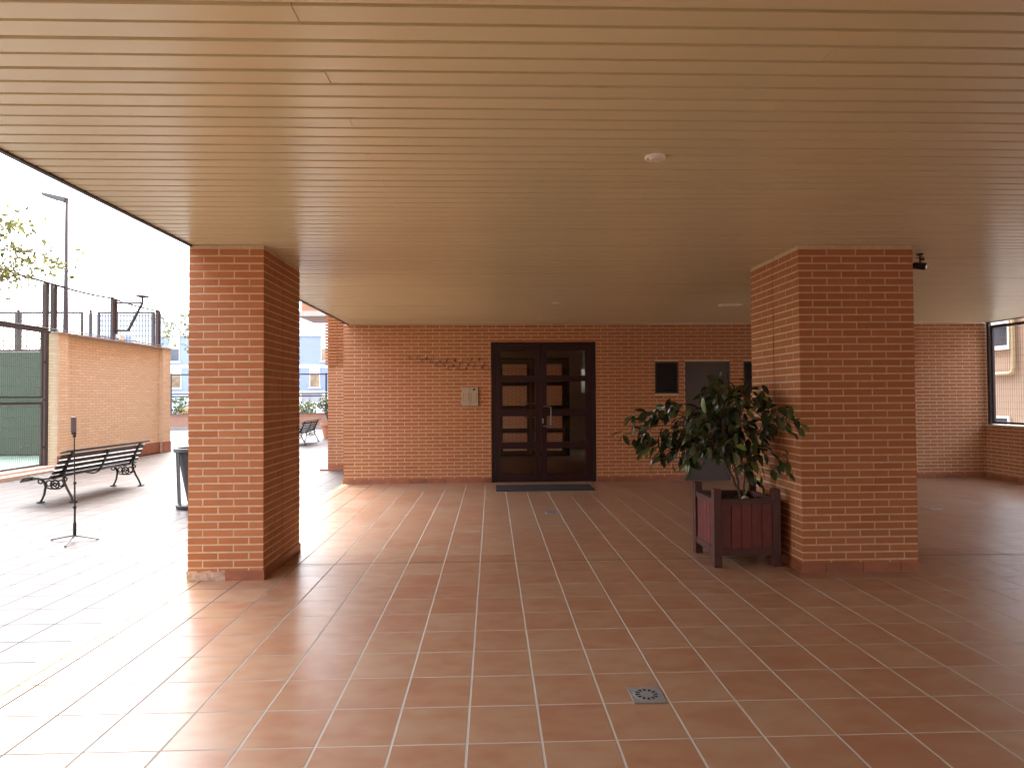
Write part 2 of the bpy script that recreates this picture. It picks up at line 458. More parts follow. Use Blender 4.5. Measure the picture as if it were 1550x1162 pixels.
# ceiling of long enamelled slats
mb = MB()
P = .1050; y = 2.052 - P*76
joints = [-.655, 1.288, 5.2]
k = 0
while y < YB - .02:
    ys, ye = y + .006, min(y + P - .006, YB - .004)
    sag = 0
    segs = [[XE+.004, -.655, 5.6, XR-.004], [XE+.004, 3.9, XR-.004], [XE+.004, 1.288, 7.4, XR-.004], [XE+.004, 5.3, XR-.004]][(k*7) % 4]
    for i in range(len(segs)-1):
        z = HC + random.choice((0,0,0,0,.001,.002)) + rj(.0004); tl = rj(.0007)
        a, b = segs[i] + (.0012 if i else 0), segs[i+1] - .0012
        c = .004
        mb.hexa([(a,ys+c,z-tl),(b,ys+c,z+tl),(b,ye-c,z+tl),(a,ye-c,z-tl),(a,ys,z+.022),(b,ys,z+.022),(b,ye,z+.022),(a,ye,z+.022)])
    y += P; k += 1
mb.mi = 1
mb.box(XE, -8, HC+.028, XR, YB+.06, HC+.04)
tag(mb.build('ceiling', [M['ceil'], M['ceil_back']]), kind='structure')
mb = MB(); mb.box(XE-.028, -8, HC-.012, XE+.002, YB, HC+.05); mb.box(XR-.002, -8, HC-.012, XR+.03, YB-.02, HC+.05)
tag(mb.build('ceiling_trim', M['trim']), kind='structure')

# the building that stands over the passage (seen only as shade from here)
bld = thing('unseen_block', 'brown apartment block standing over the covered passage', 'building', (3,3,3))
mb = MB()
mb.box(XE-.03, -9, HC+.06, XR+.03, 13.28, 13); mb.box(-3.4, 13.42, HC+.06, XR+.03, 26, 13)
mb.build('wall', M['roofmass'], bld)

# ================================================================== PILLARS
def pillar(x0, x1, y0, y1, ym, pin, label, broken=False):
    t = thing('brick_pillar', label, 'pillar', ((x0+x1)/2, (y0+y1)/2, 0), 'brick pillars holding up the canopy')
    mb = MB(); zb = .05
    for a, b in ((y0, ym-.006), (ym+.006, y1)):
        mb.mi = 0; ring(mb, x0, a, x1, b, zb, HC-.004, pin)
        mb.mi = 1; mb.box(x0+REC, a+REC, 0, x1-REC, b-REC, HC-.001)
    mb.mi = 2; mb.box(x0+.012, ym-.0075, 0, x1-.012, ym+.0075, HC-.002)
    mb.build('brickwork', [M['brick'], M['mortar'], M['hole']], t)
    mb = MB()
    if broken:
        skirting(mb, (x0+.315,y0), (1,0), (0,-1), x1-x0-.315+.01, start=0)
        # plaster bed where a skirting tile has come off
        b2 = MB(); n = 26
        top = [.078 + .007*math.sin(i*.55) + .004*math.sin(i*1.3+1) + rj(.003) for i in range(n+1)]
        for i in range(n):
            xa = x0 + .31*i/n; xb = x0 + .31*(i+1)/n
            b2.hexa([(xa,y0-.004,0),(xb,y0-.004,0),(xb,y0+.01,0),(xa,y0+.01,0),(xa,y0-.004,top[i]),(xb,y0-.004,top[i+1]),(xb,y0+.01,top[i+1]),(xa,y0+.01,top[i])])
        tag(b2.build('plaster_bed', M['skirt_broken'], t), 'crumbled pale plaster where a skirting tile is missing')
    else:
        skirting(mb, (x0-.01,y0), (1,0), (0,-1), x1-x0+.02, start=.12)
    skirting(mb, (x1,y0), (0,1), (1,0), y1-y0, start=.1)
    skirting(mb, (x0,y0), (0,1), (-1,0), y1-y0, start=.2)
    skirting(mb, (x0-.01,y1), (1,0), (0,1), x1-x0+.02)
    mb.build('skirting', M['skirt'], t)
    return t
pillar(-2.546, -1.922, 5.33, 6.315, 5.80, True, 'narrow brick pillar beside the yellow floor line with a broken skirting tile', True)
pillar(2.655, 3.667, 5.30, 6.30, 5.80, False, 'wide square brick pillar behind the wooden planter')

# ================================================================== ENTRANCE WALL
WX0 = -2.615
wl = thing('brick_wall', 'long brick wall with the glazed entrance door, under the slatted ceiling', 'wall', (WX0, YB, 0))
DX0, DX1, DZ = -.013, 1.862, 2.512
S0, S1, SZ = 3.467, 4.285, 2.132
V = [(2.922, 1.557, 3.352, 2.134), (4.530, 1.557, 4.960, 2.134)]
holes = [(DX0-WX0, -.1, DX1-WX0, DZ), (S0-WX0, -.1, S1-WX0, SZ)] + [(a-WX0, b, c-WX0, d) for a, b, c, d in V]
mb = MB()
wall_face(mb, (WX0, YB), (1,0), (0,-1), XR+.09-WX0, .065, HC-.002, holes, phase=.05)
wall_face(mb, (WX0, YB+.35), (0,-1), (-1,0), .35, .065, HC, (), phase=.12)
mb.mi = 1
for (a, b, c, d) in [(DX0, 0, DX1, DZ), (S0, 0, S1, SZ)] + V:          # reveals
    a0, c0 = a, c; y0, y1 = YB-REC, YB+.25
    mb.face([(a0,y0,b),(a0,y1,b),(a0,y1,d),(a0,y0,d)]); mb.face([(c0,y0,b),(c0,y0,d),(c0,y1,d),(c0,y1,b)])
    mb.face([(a0,y0,d),(a0,y1,d),(c0,y1,d),(c0,y0,d)])
    if b > 0: mb.face([(a0,y0,b),(c0,y0,b),(c0,y1,b),(a0,y1,b)])
mb.build('brickwork', [M['brick'], M['mortar']], wl)
mb = MB()
skirting(mb, (WX0, YB), (1,0), (0,-1), XR-WX0, start=.16, holes=[(DX0-WX0, DX1-WX0), (S0-WX0, S1-WX0)])
skirting(mb, (WX0, YB+.35), (0,-1), (-1,0), .36)
mb.build('skirting', M['skirt'], wl)

def glazed_door(parent, x0, x1, zt, Y, name, both=True):
    """double door: frame, two leaves each of stiles, rails and one pane, pull handle"""
    W = x1-x0; k = W/1.875
    mb = MB(); f = .06*k; d = .075
    mb.box(x0, Y, 0, x0+f, Y+d, zt); mb.box(x1-f, Y, 0, x1, Y+d, zt); mb.box(x0+f, Y, zt-.075, x1-f, Y+d, zt)
    mb.box(x0+f, Y+.01, 0, x1-f, Y+d, .012)
    door = bevel(mb.build(name, M['maroon'], parent), .004)
    gz = [(.13,.60),(.70,1.18),(1.28,1.80),(1.885,2.355)]
    if zt < 2.3: gz = [(a*zt/2.512, b*zt/2.512) for a, b in gz]
    cx = x0 + W*.474
    for side in (0, 1):
        a, b = (x0+f+.003, cx-.003) if side == 0 else (cx+.003, x1-f-.003)
        sl, sr = (.098*k, .088*k) if side == 0 else (.088*k, .115*k)
        g0, g1 = a+sl, b-sr
        mb = MB(); y0, y1 = Y+.012, Y+.062
        mb.box(a, y0, .015, g0, y1, zt-.078); mb.box(g1, y0, .015, b, y1, zt-.078)
        zz = [.015] + [q for g in gz for q in g] + [zt-.078]
        for i in range(0, len(zz), 2): mb.box(g0, y0, zz[i], g1, y1, zz[i+1])
        # glazing beads
        for (p, q) in gz:
            e = .011
            mb.box(g0, y0+.010, p, g0+e, y1-.010, q); mb.box(g1-e, y0+.010, p, g1, y1-.010, q)
            mb.box(g0+e, y0+.010, p, g1-e, y1-.010, p+e); mb.box(g0+e, y0+.010, q-e, g1-e, y1-.010, q)
        mb.build('door_leaf', M['maroon'], door)
        mb = MB()
        for (p, q) in gz: mb.face([(g0+.004,Y+.037,p+.004),(g1-.004,Y+.037,p+.004),(g1-.004,Y+.037,q-.004),(g0+.004,Y+.037,q-.004)])
        mb.build('pane', M['glass'], door)
        if side == 1 or both:
            hx = a + .045 if side == 1 else b - .045
            sg = 1 if side == 1 else -1
            mb = MB()
            pts = [(hx,Y+.012,1.345),(hx,Y-.045,1.345),(hx+sg*.03,Y-.058,1.345),(hx+sg*.115,Y-.060,1.338),(hx+sg*.125,Y-.060,1.32),(hx+sg*.125,Y-.060,1.02),(hx+sg*.115,Y-.060,1.0),(hx+sg*.03,Y-.058,.993),(hx,Y-.045,.993),(hx,Y+.012,.993)]
            mb.tube(pts, .0125, 10)
            mb.build('pull_handle', M['dark_steel'], door, smooth=True)
            if side == 1:
                mb = MB(); mb.box(hx-.03, Y+.006, 1.04, hx-.002, Y+.0118, 1.13); mb.tube([(hx-.016,Y+.006,1.10),(hx-.016,Y-.006,1.10)], .011, 12)
                mb.build('lock', M['steel'], door)
    return door
d1 = glazed_door(wl, DX0, DX1, DZ, YB+.02, 'entrance_door', both=False)
tag(d1, 'maroon glazed double entrance door')
# service door
mb = MB(); mb.box(S0+.035, YB+.030, .004, S1-.035, YB+.075, SZ-.035)
sd = mb.build('service_door', M['sdoor'], wl); bevel(sd, .003); tag(sd, 'plain dark grey service door behind the shrub')
mb = MB(); mb.box(S0, YB+.01, 0, S0+.034, YB+.09, SZ); mb.box(S1-.034, YB+.01, 0, S1, YB+.09, SZ); mb.box(S0+.034, YB+.01, SZ-.034, S1-.034, YB+.09, SZ)
mb.box(S0+.034, YB+.08, .001, S1-.034, YB+.09, SZ-.034)
mb.build('door_frame', M['sdoor'], sd)
for hz in (1.86, .30):
    mb = MB(); mb.tube([(S1-.036,YB+.024,hz-.06),(S1-.036,YB+.024,hz+.06)], .011, 8); mb.build('hinge', M['black'], sd)
mb = MB(); mb.tube([(S0+.10,YB+.03,1.02),(S0+.10,YB-.02,1.02),(S0+.21,YB-.025,1.02)], .009, 8); mb.box(S0+.08,YB+.022,.93,S0+.12,YB+.0299,1.09)
mb.build('lever_handle', M['dark_steel'], sd)
for a, b, c, d in V:
    mb = MB(); f = .028
    mb.box(a, YB+.004, b, a+f, YB+.06, d); mb.box(c-f, YB+.004, b, c, YB+.06, d); mb.box(a+f, YB+.004, b, c-f, YB+.06, b+f); mb.box(a+f, YB+.004, d-f, c-f, YB+.06, d)
    z = b+f+.004
    while z < d-f-.02:
        mb.hexa([(a+f,YB+.012,z),(c-f,YB+.012,z),(c-f,YB+.045,z+.024),(a+f,YB+.045,z+.024),(a+f,YB+.012,z+.004),(c-f,YB+.012,z+.004),(c-f,YB+.045,z+.028),(a+f,YB+.045,z+.028)])
        z += .034
    mb.face([(a+f,YB+.058,b+f),(c-f,YB+.058,b+f),(c-f,YB+.058,d-f),(a+f,YB+.058,d-f)])
    mb.build('louvre_vent', M['louvre'], wl)

# hallway behind the entrance door
hw = thing('hallway', 'dim plastered entrance hall seen through the glazed door', 'hallway', (.9, 13, 0))
mb = MB(); z1 = 2.72; hx0, hx1, hy0, hy1 = -.62, 2.55, YB+.12, 15.9
mb.face([(hx0,hy0,0),(hx0,hy1,0),(hx0,hy1,z1),(hx0,hy0,z1)]); mb.face([(hx1,hy0,0),(hx1,hy0,z1),(hx1,hy1,z1),(hx1,hy1,0)])
mb.face([(hx0,hy0,z1),(hx0,hy1,z1),(hx1,hy1,z1),(hx1,hy0,z1)])
IX0, IX1 = .10, 1.98
mb.face([(hx0,hy1,0),(IX0,hy1,0),(IX0,hy1,z1),(hx0,hy1,z1)]); mb.face([(IX1,hy1,0),(hx1,hy1,0),(hx1,hy1,z1),(IX1,hy1,z1)]); mb.face([(IX0,hy1,2.512),(IX1,hy1,2.512),(IX1,hy1,z1),(IX0,hy1,z1)])
mb.build('plaster_wall', M['plaster'], hw)
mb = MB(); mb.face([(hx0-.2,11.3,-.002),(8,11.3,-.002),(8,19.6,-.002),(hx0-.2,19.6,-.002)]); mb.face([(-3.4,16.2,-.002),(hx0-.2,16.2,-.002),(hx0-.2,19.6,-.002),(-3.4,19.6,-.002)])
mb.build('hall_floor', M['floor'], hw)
glazed_door(hw, IX0, IX1, 2.512, 15.9, 'inner_door')
bw = thing('brick_wall', 'far brick wall seen through both glazed doors of the hall', 'wall', (1, 19.5, 0))
mb = MB(); wall_face(mb, (-3.3, 19.5), (1,0), (0,-1), 9, .065, HC, ())
mb.build('brickwork', [M['brick'], M['mortar']], bw)

# intercom
ic = thing('intercom_panel', 'pale metal intercom panel with two columns of buttons left of the entrance door', 'intercom', (-.39, YB-.03, 1.36))
px0, px1, pz0, pz1 = -.533, -.243, 1.362, 1.690
mb = MB(); mb.box(px0-.006, YB-.022, pz0-.008, px1+.006, YB+.002, pz1+.008); bevel(mb.build('back_box', M['paneldark'], ic), .002)
mid = (px0+px1)/2
for a, b in ((px0, mid-.002), (mid+.002, px1)):
    mb = MB(); mb.box(a, YB-.034, pz0, b, YB-.022, pz1); bevel(mb.build('faceplate', M['panel'], ic), .003)
mb = MB(); mb.box(mid+.055, YB-.0375, 1.632, mid+.092, YB-.0342, 1.668); mb.build('camera_window', M['black'], ic)
for a in (px0+.02, mid+.02):
    for r in range(7 if a > mid else 6):
        z = 1.57 - r*.024
        for q in (a, a+.092):
            mb = MB(); mb.box(q, YB-.037, z, q+.014, YB-.0342, z+.013); mb.build('button', M['paneldark'], ic)
        mb = MB(); mb.box(a+.025, YB-.0355, z+.001, a+.083, YB-.0342, z+.0025); mb.build('name_line', M['paneldark'], ic)
mb = MB()
for r in range(5): mb.box(px0+.03, YB-.036, 1.628+r*.008, px0+.115, YB-.0342, 1.631+r*.008)
mb.build('speaker_grille', M['panel'], ic)

# lettering, worn: only part of it can be read
def letter_mesh(ch, size):
    cu = bpy.data.curves.new('t', 'FONT'); cu.body = ch; cu.size = size; cu.extrude = .003; cu.align_x = 'CENTER'
    o = bpy.data.objects.new('t', cu); COL.objects.link(o)
    dg = bpy.context.evaluated_depsgraph_get(); me = bpy.data.meshes.new_from_object(o.evaluated_get(dg))
    bpy.data.objects.remove(o); bpy.data.curves.remove(cu); return me
lt = thing('wall_lettering', 'uneven rows of small dark letters on the brick wall beside the door top', 'lettering', (-.7, YB-.006, 2.1))
cache = {}
for ch, x, z in [('C',-1.442,2.225),('C',-1.30,2.223),('A',-1.15,2.211),('I',-1.033,2.212),('T',-.788,2.186),('A',-.648,2.173),('I',-.519,2.173),('F',-.355,2.180),('F',-.214,2.180),
                 ('C',-1.22,2.160),('C',-1.068,2.158),('A',-.917,2.145),('T',-.80,2.150),('C',-.975,2.100),('C',-.835,2.098),('A',-.683,2.080),('T',-.566,2.095),('A',-.414,2.100),('I',-.297,2.100),('F',-.132,2.110),
                 ('C',-.753,2.030),('C',-.59,2.030),('A',-.449,2.030),('T',-.32,2.040),('A',-.168,2.040),('I',-.055,2.040)]:
    if ch not in cache:
        cache[ch] = letter_mesh(ch, .084); cache[ch].materials.append(M['letter'])
    o = bpy.data.objects.new('letter', cache[ch]); COL.objects.link(o)
    o.parent = lt; o.location = (x+.7, -.001, z-.030-2.1); o.rotation_euler = (R(90), 0, 0)

# doormat
mb = MB(); mb.box(.06, 10.06, .002, 1.66, 10.70, .016)
o = bevel(mb.build('doormat', M['mat']), .006); tag(o, 'long dark rubber doormat in front of the entrance door', 'doormat')
# floor drains
def drain():
    t = thing('floor_drain', '', 'drain', (0,0,.004), 'floor drains along the passage')
    mb = MB(); mb.box(-.082,-.084,-.003,.082,.084,.001); mb.lathe((0,0,.001), [(.067,0),(.064,.0015),(.030,.0015)], 28, False, True)
    mb.build('grate', M['galv'], t)
    mb = MB()
    for k in range(12):
        a = 2*math.pi*k/12; c, s = math.cos(a), math.sin(a); r0, r1, w = .034, .056, .0085
        mb.face([(c*r0+s*w*.6, s*r0-c*w*.6, .0029),(c*r1+s*w, s*r1-c*w, .0029),(c*r1-s*w, s*r1+c*w, .0029),(c*r0-s*w*.6, s*r0+c*w*.6, .0029)])
    mb.build('slot', M['hole'], t)
    for o in t.children: o.matrix_parent_inverse = Matrix()
    return t
d0 = drain()
for i, (x, y, lb) in enumerate([(.778,3.185,'square metal floor drain with a ring of slots, nearest in the foreground'), (.772,8.20,'square metal floor drain before the doormat, halfway to the entrance door'), (5.86,8.18,'floor drain beyond the wide pillar, towards the fenced opening')]):
    d = d0 if i == 0 else copy_tree(d0); d.location = (x, y, .004); d['label'] = lb

# ceiling fittings
def downlight(x, y, lb, r=.058):
    t = thing('downlight', lb, 'ceiling light', (x,y,HC), 'round lights recessed in the ceiling')
    mb = MB(); mb.lathe((x,y,HC), [(r,.004),(r,-.004),(r*.9,-.009),(r*.72,-.007),(r*.70,.0)], 32, False, False); mb.build('trim_ring', M['white'], t, smooth=True)
    mb = MB(); mb.lathe((x+.004,y+.004,HC), [(r*.70,-.002),(r*.55,-.012),(.001,-.016)], 28, False, True); mb.build('lens', M['lens'], t, smooth=True)
    return t
downlight(.894, 3.338, 'round white recessed ceiling light, large and nearest overhead')
downlight(.899, 8.62, 'small round ceiling light above the far floor drain')
downlight(.80, 10.36, 'small round ceiling light just above the entrance door')
downlight(7.20, 8.76, 'round ceiling light beyond the wide pillar, near the fenced opening')
t = thing('emergency_light', 'slim rectangular emergency light flush in the ceiling beside the wide pillar', 'emergency light', (3.40,8.78,HC))
mb = MB(); mb.box(3.25,8.72,HC-.022,3.55,8.84,HC+.002); bevel(mb.build('housing', M['ceil'], t), .006)
mb = MB(); mb.box(3.27,8.735,HC-.027,3.53,8.825,HC-.0222); mb.build('diffuser', M['lens'], t)
# small camera hung from the ceiling by the pillar
t = thing('security_camera', 'small black security camera hanging from the ceiling beside the wide pillar', 'security camera', (3.95,5.62,HC))
mb = MB(); mb.lathe((3.957,5.62,HC), [(.028,0),(.028,-.012),(.010,-.016)], 16); mb.tube([(3.957,5.62,HC-.012),(3.957,5.62,HC-.07),(3.963,5.615,HC-.098)], .008, 8)
mb.tube([(3.957,5.62,HC-.050),(3.985,5.60,HC-.052)], .011, 8); mb.tube([(3.925,5.63,HC-.035),(3.985,5.61,HC-.03)], .004, 6)
mb.build('bracket', M['black'], t)
c0 = Vector((3.912,5.66,HC-.098)); dr = Vector((.62,-.75,-.24)).normalized()
mb = MB(); mb.tube([c0, c0+dr*.012, c0+dr*.10, c0+dr*.115], [.022,.031,.034,.030], 18); mb.build('camera_body', M['black'], t, smooth=True)
mb = MB(); mb.tube([c0+dr*.1152, c0+dr*.120], [.018,.012], 16); mb.build('lens', M['chrome'], t, smooth=True)

# ================================================================== RIGHT SIDE
pw = thing('parapet_wall', 'low brick parapet under the mesh fenced opening', 'wall', (XR, 2, 0))
mb = MB(); wall_face(mb, (XR-.02, YB-.002), (0,-1), (-1,0), YB+8, .065, .935, ())
mb.mi = 1; mb.box(XR, -8, -.3, XR+.20, YB+.3, .935)
mb.build('brickwork', [M['brick'], M['mortar']], pw)
mb = MB(); mb.box(XR-.055, -8, .937, XR+.26, YB-.001, .965); bevel(mb.build('sill', M['stone'], pw), .004)
mb = MB(); skirting(mb, (XR-.02, YB-.012), (0,-1), (-1,0), YB+8); mb.build('skirting', M['skirt'], pw)
fx = thing('mesh_fence', 'dark framed wire mesh screen standing on the brick parapet', 'fence', (XR+.03, 6, .965))
mb = MB(); mb.box(XR+.0, 11.02, .966, XR+.05, 11.07, HC-.01); mb.build('post', M['fence'], fx)
def mesh_panel(parent, X, y0, y1, z0, z1, sy, sz, fm, wm, th=.045, wr=.0032):
    mb = MB(); mb.box(X, y0, z0, X+.04, y0+th, z1); mb.box(X, y1-th, z0, X+.04, y1, z1); mb.box(X, y0+th, z0, X+.04, y1-th, z0+th*.7); mb.box(X, y0+th, z1-th, X+.04, y1-th, z1)
    f = mb.build('frame', fm, parent)
    mb = MB(); y = y0+th+sy*.5
    while y < y1-th:
        mb.box(X+.018, y-wr/2, z0+th*.6, X+.018+wr, y+wr/2, z1-th); y += sy
    z = z0+th*.7+sz
    while z < z1-th:
        mb.box(X+.0145, y0+th, z-wr/2, X+.0178, y1-th, z+wr/2); z += sz
    mb.build('wire_mesh', wm, parent)
yy = 10.99
for i in range(4):
    mesh_panel(fx, XR+.005, yy-2.9, yy, .99, 2.745, .046, .115, M['fence'], M['wire_d'], .05)
    mb = MB(); mb.box(XR+.0, yy-2.99, .966, XR+.05, yy-2.94, HC-.01); mb.build('post', M['fence'], fx)
    yy -= 3.02
for z in (1.2, 1.75, 2.5):
    mb = MB(); mb.box(XR+.012, 10.99, z, XR+.035, 11.02, z+.02); mb.build('clamp', M['fence'], fx)
# beige building across the side path
bb = thing('beige_building', 'beige rendered building seen through the mesh screen', 'building', (16, 18, 0))
mb = MB(); mb.box(16, -20, -.3, 26, 60, 5.1); mb.build('wall', M['beige'], bb)
def win_x(parent, X, y0, y1, z0, z1, sgn=-1):
    mb = MB(); f = .07; a, b = (X-.05, X+.01)
    mb.box(a,y0,z0,b,y0+f,z1); mb.box(a,y1-f,z0,b,y1,z1); mb.box(a,y0+f,z0,b,y1-f,z0+f); mb.box(a,y0+f,z1-f,b,y1-f,z1); zm = z0+(z1-z0)*.42
    mb.box(a-.005,y0+f,zm,b,y1-f,zm+f); mb.box(a-.05,y0-.05,z0-.06,b,y1+.05,z0-.002)
    w = mb.build('window', M['shutter'], parent)
    mb = MB(); mb.face([(X-.012,y0+f,z0+f),(X-.012,y0+f,z1-f),(X-.012,y1-f,z1-f),(X-.012,y1-f,z0+f)]); mb.build('pane', M['pane'], w)
for y0 in (18.75, 22.5, 15.0): win_x(bb, 16, y0, y0+1.0, 2.95, 4.75)
for y0 in (18.8, 14.6): win_x(bb, 16, y0, y0+1.0, -.1, .82)
mb = MB(); mb.tube([(15.93,22,2.14),(15.93,18.72,2.14),(15.93,18.6,2.2),(15.93,18.56,2.35),(15.93,18.56,5.05)], .055, 10); mb.build('gas_pipe', M['pipe'], bb, smooth=True)
mb = MB(); mb.tube([(15.94,17.9,-.2),(15.94,17.9,5.05)], .05, 10); mb.build('downpipe', M['beige'], bb, smooth=True)

# block added out of view to cut light on the narrow pillar's front
sb = thing('unseen_block', 'plain block added out of view behind the sports court to cut light on the narrow pillar', 'building', (-16,-12,0))
mb = MB(); mb.box(-24,-32,-.2,-9.9,-1.0,10); mb.build('wall', M['roofmass'], sb)
# wall that closes the passage behind the viewer
rw = thing('rear_wall', 'brick wall opposite the entrance door, open above a parapet on one side', 'wall', (0,-7,0))
mb = MB(); wall_face(mb, (XR, -6.5), (-1,0), (0,1), XR-XE, .065, HC, [(.05, 1.0, XR-4.15, HC+.1)])
mb.mi = 1; mb.box(4.15, -6.9, -.3, XR, -6.515, 1.0); mb.box(XE, -6.9, 0, 4.14, -6.515, HC)
mb.build('brickwork', [M['brick'], M['mortar']], rw)

# ================================================================== PLANTER AND SHRUB
pl = thing('wooden_planter', 'square dark red wooden planter box beside the wide pillar', 'planter', (2.25,5.8,0))
px0, px1, py0, py1 = 1.958, 2.560, 5.49, 6.075; H = .685; pw_ = .072
for x in (px0, px1-pw_):
    for y in (py0, py1-pw_):
        mb = MB(); mb.box(x, y, 0, x+pw_, y+pw_, H+rj(.006)); bevel(mb.build('post', M['plank_d'], pl), .006)
rl = dict(z0=.105, z1=.165, z2=.545, z3=.595)
def side(ax):
    for s in (0, 1):
        mb = MB(); n = 5
        if ax == 'x':
            y0 = py0+.020 if s == 0 else py1-.042
            a, b = px0+pw_, px1-pw_; w = (b-a)/n
            for i in range(n): mb.box(a+i*w+.0025, y0+rj(.0015), .13, a+(i+1)*w-.0025, y0+.02, .58)
        else:
            x0 = px0+.020 if s == 0 else px1-.042
            a, b = py0+pw_, py1-pw_; w = (b-a)/n
            for i in range(n): mb.box(x0+rj(.0015), a+i*w+.0025, .13, x0+.02, a+(i+1)*w-.0025, .58)
        bevel(mb.build('plank_panel', M['plank'], pl), .002)
        for z0, z1 in ((.105,.165),(.548,.598)):
            mb = MB()
            if ax == 'x':
                y0 = py0+.008 if s == 0 else py1-.056
                mb.box(px0+pw_, y0, z0, px1-pw_, y0+.048, z1)
            else:
                x0 = px0+.008 if s == 0 else px1-.056
                mb.box(x0, py0+pw_, z0, x0+.048, py1-pw_, z1)
            bevel(mb.build('rail', M['plank_d'], pl), .004)
side('x'); side('y')
mb = MB(); n = 16; hs = {}
for i in range(n+1):
    for j in range(n+1): hs[i,j] = .535 + .03*random.random() + .02*math.sin(i*.7)*math.cos(j*.5)
X = lambda i: px0+.06+(px1-px0-.12)*i/n
Yv = lambda j: py0+.06+(py1-py0-.12)*j/n
for i in range(n):
    for j in range(n): mb.face([(X(i),Yv(j),hs[i,j]),(X(i+1),Yv(j),hs[i+1,j]),(X(i+1),Yv(j+1),hs[i+1,j+1]),(X(i),Yv(j+1),hs[i,j+1])])
mb.build('soil', M['soil'], pl)
for k in range(5):
    pass
# stones on the soil
st = thing('pebble', 'pale stone lying on the planter soil at the foot of the stems', 'stone', (2.30,5.64,.57))
mb = MB(); mb.lathe((2.30,5.64,.555), [(.012,0),(.030,.012),(.034,.028),(.022,.048),(.004,.054)], 9); mb.build('rock', M['concrete'], st, smooth=True)

def leaf(mb, p, d, nrm, L, W, fold=.25, curl=.2):
    """elliptical leaf from p along d: two rows of quads folded along the midrib"""
    d = d.normalized(); sd = d.cross(nrm).normalized(); up = sd.cross(d)
    prof = [(0,.02),(.18,.62),(.42,1.0),(.68,.86),(.88,.42),(1.0,.0)]
    mid = []; lf = []; rt = []
    for t_, w in prof:
        c = p + d*L*t_ - up*curl*L*t_*t_
        mid.append(c); lf.append(c + sd*W*.5*w + up*fold*W*.5*w); rt.append(c - sd*W*.5*w + up*fold*W*.5*w)
    b = len(mb.v); n = len(prof)
    mb.v.extend([tuple(q) for q in mid+lf+rt])
    for i in range(n-1):
        if i == n-2:
            mb.f.append((b+i, b+i+1, b+n+i)); mb.f.append((b+i+1, b+i, b+2*n+i))
        else:
            mb.f.append((b+i, b+i+1, b+n+i+1, b+n+i)); mb.f.append((b+i+1, b+i, b+2*n+i, b+2*n+i+1))
        mb.m += [0, 0]
def rv(s=1): return Vector((random.gauss(0,s), random.gauss(0,s), random.gauss(0,s)))

sh = thing('potted_shrub', 'bushy shrub with large dark glossy leaves growing in the wooden planter', 'shrub', (2.30,5.78,.55))
PX = lambda u: 1.232+(u-945)*.00626
PZ = lambda v: 1.746-(v-562)*.0062
clus = [(975,650,9),(1000,625,11),(1020,612,10),(1012,655,13),(1032,638,12),(985,672,8),(1003,685,10),(1040,665,12),(962,632,5),(1036,698,6),(1048,690,6),(985,625,7),(1025,672,9),(952,655,3),(968,668,4),(1052,655,10),(1058,625,9),
        (1062,642,14),(1078,612,14),(1100,640,16),(1090,592,12),(1108,600,12),(1075,668,14),(1110,668,14),(1095,680,10),(1120,620,12),(1085,578,7),(1070,590,6),(1102,585,8),(1065,680,8),(1090,650,14),(1118,648,12),(1084,630,14),(1105,622,12),
        (1130,592,8),(1145,606,6),(1128,640,9),(1140,660,9),(1135,690,8),(1144,702,6),(1130,715,5),(1125,700,6),(1142,675,7),(1150,618,5),(1160,640,7),(1150,595,4),
        (1172,630,5),(1186,634,6),(1197,628,5),(1192,645,4),(1178,692,4),(1183,702,4),(1157,600,4),(1150,716,3)]
tr = MB(); fo = MB()
base = Vector((2.30,5.74,.54))
stems = [([base, Vector((2.22,5.76,.80)), Vector((2.08,5.80,1.06)), Vector((1.96,5.80,1.30))], .013),
         ([base+Vector((.012,.01,0)), Vector((2.27,5.80,.85)), Vector((2.20,5.85,1.10)), Vector((2.16,5.86,1.42)), Vector((2.12,5.86,1.60))], .012),
         ([base+Vector((.03,-.01,0)), Vector((2.33,5.72,.80)), Vector((2.40,5.68,1.05)), Vector((2.50,5.66,1.30))], .010)]
nodes = []
for pts, r in stems:
    sub = []
    for i in range(len(pts)-1):
        for k in range(5): sub.append(pts[i].lerp(pts[i+1], k/5) + rv(.006))
    sub.append(pts[-1]); tr.tube(sub, [r*(1-.6*i/len(sub)) for i in range(len(sub))], 7)
    nodes += sub[len(sub)//2:]
for u, v, n in clus:
    dep = random.uniform(-.26,.28)
    c = Vector((PX(u), 5.80+dep, PZ(v)))
    if c.x > 2.52: c.y = random.uniform(5.30,5.60) if c.x > 2.6 else c.y-.1
    if c.x > 2.62: c.y = random.uniform(5.02,5.22)
    k_ = (c.y-5.8)/5.8                      # stand nearer or farther on the same line of growth
    c = Vector((c.x*(1+k_), c.y, 1.522+(c.z-1.522)*(1+k_)))
    nd = min(nodes, key=lambda q: (q-c).length + (0 if q.z < c.z+.1 else .3))
    midp = nd.lerp(c, .55) + Vector((0,0,.05)) + rv(.012)
    tr.tube([nd, nd.lerp(midp,.5)+rv(.006), midp, midp.lerp(c,.6)+Vector((0,0,.01)), c], [.006,.005,.004,.0032,.0022], 5)
    tr.tube([c, c+Vector((rj(.05),rj(.05),.05))], [.0022,.001], 4)
    out = (c - Vector((2.2,5.8,1.15))); out.normalize()
    for k in range(int(n*1.45)):
        p = c + rv(.046)
        d = out*.45 + Vector((0,0,-.75)) + rv(.5)
        d.normalize()
        nn = Vector((0,-.35,1)) + rv(.45) + out*.2
        L = random.uniform(.090,.150)
        leaf(fo, p, d, nn, L, L*random.uniform(.40,.52), random.uniform(.1,.4), random.uniform(.05,.45))
        tr.tube([c, p], [.0022,.0014], 4, False)
tr.build('trunk', M['bark'], sh, smooth=True)
fo.build('foliage', M['leaf'], sh, smooth=True)

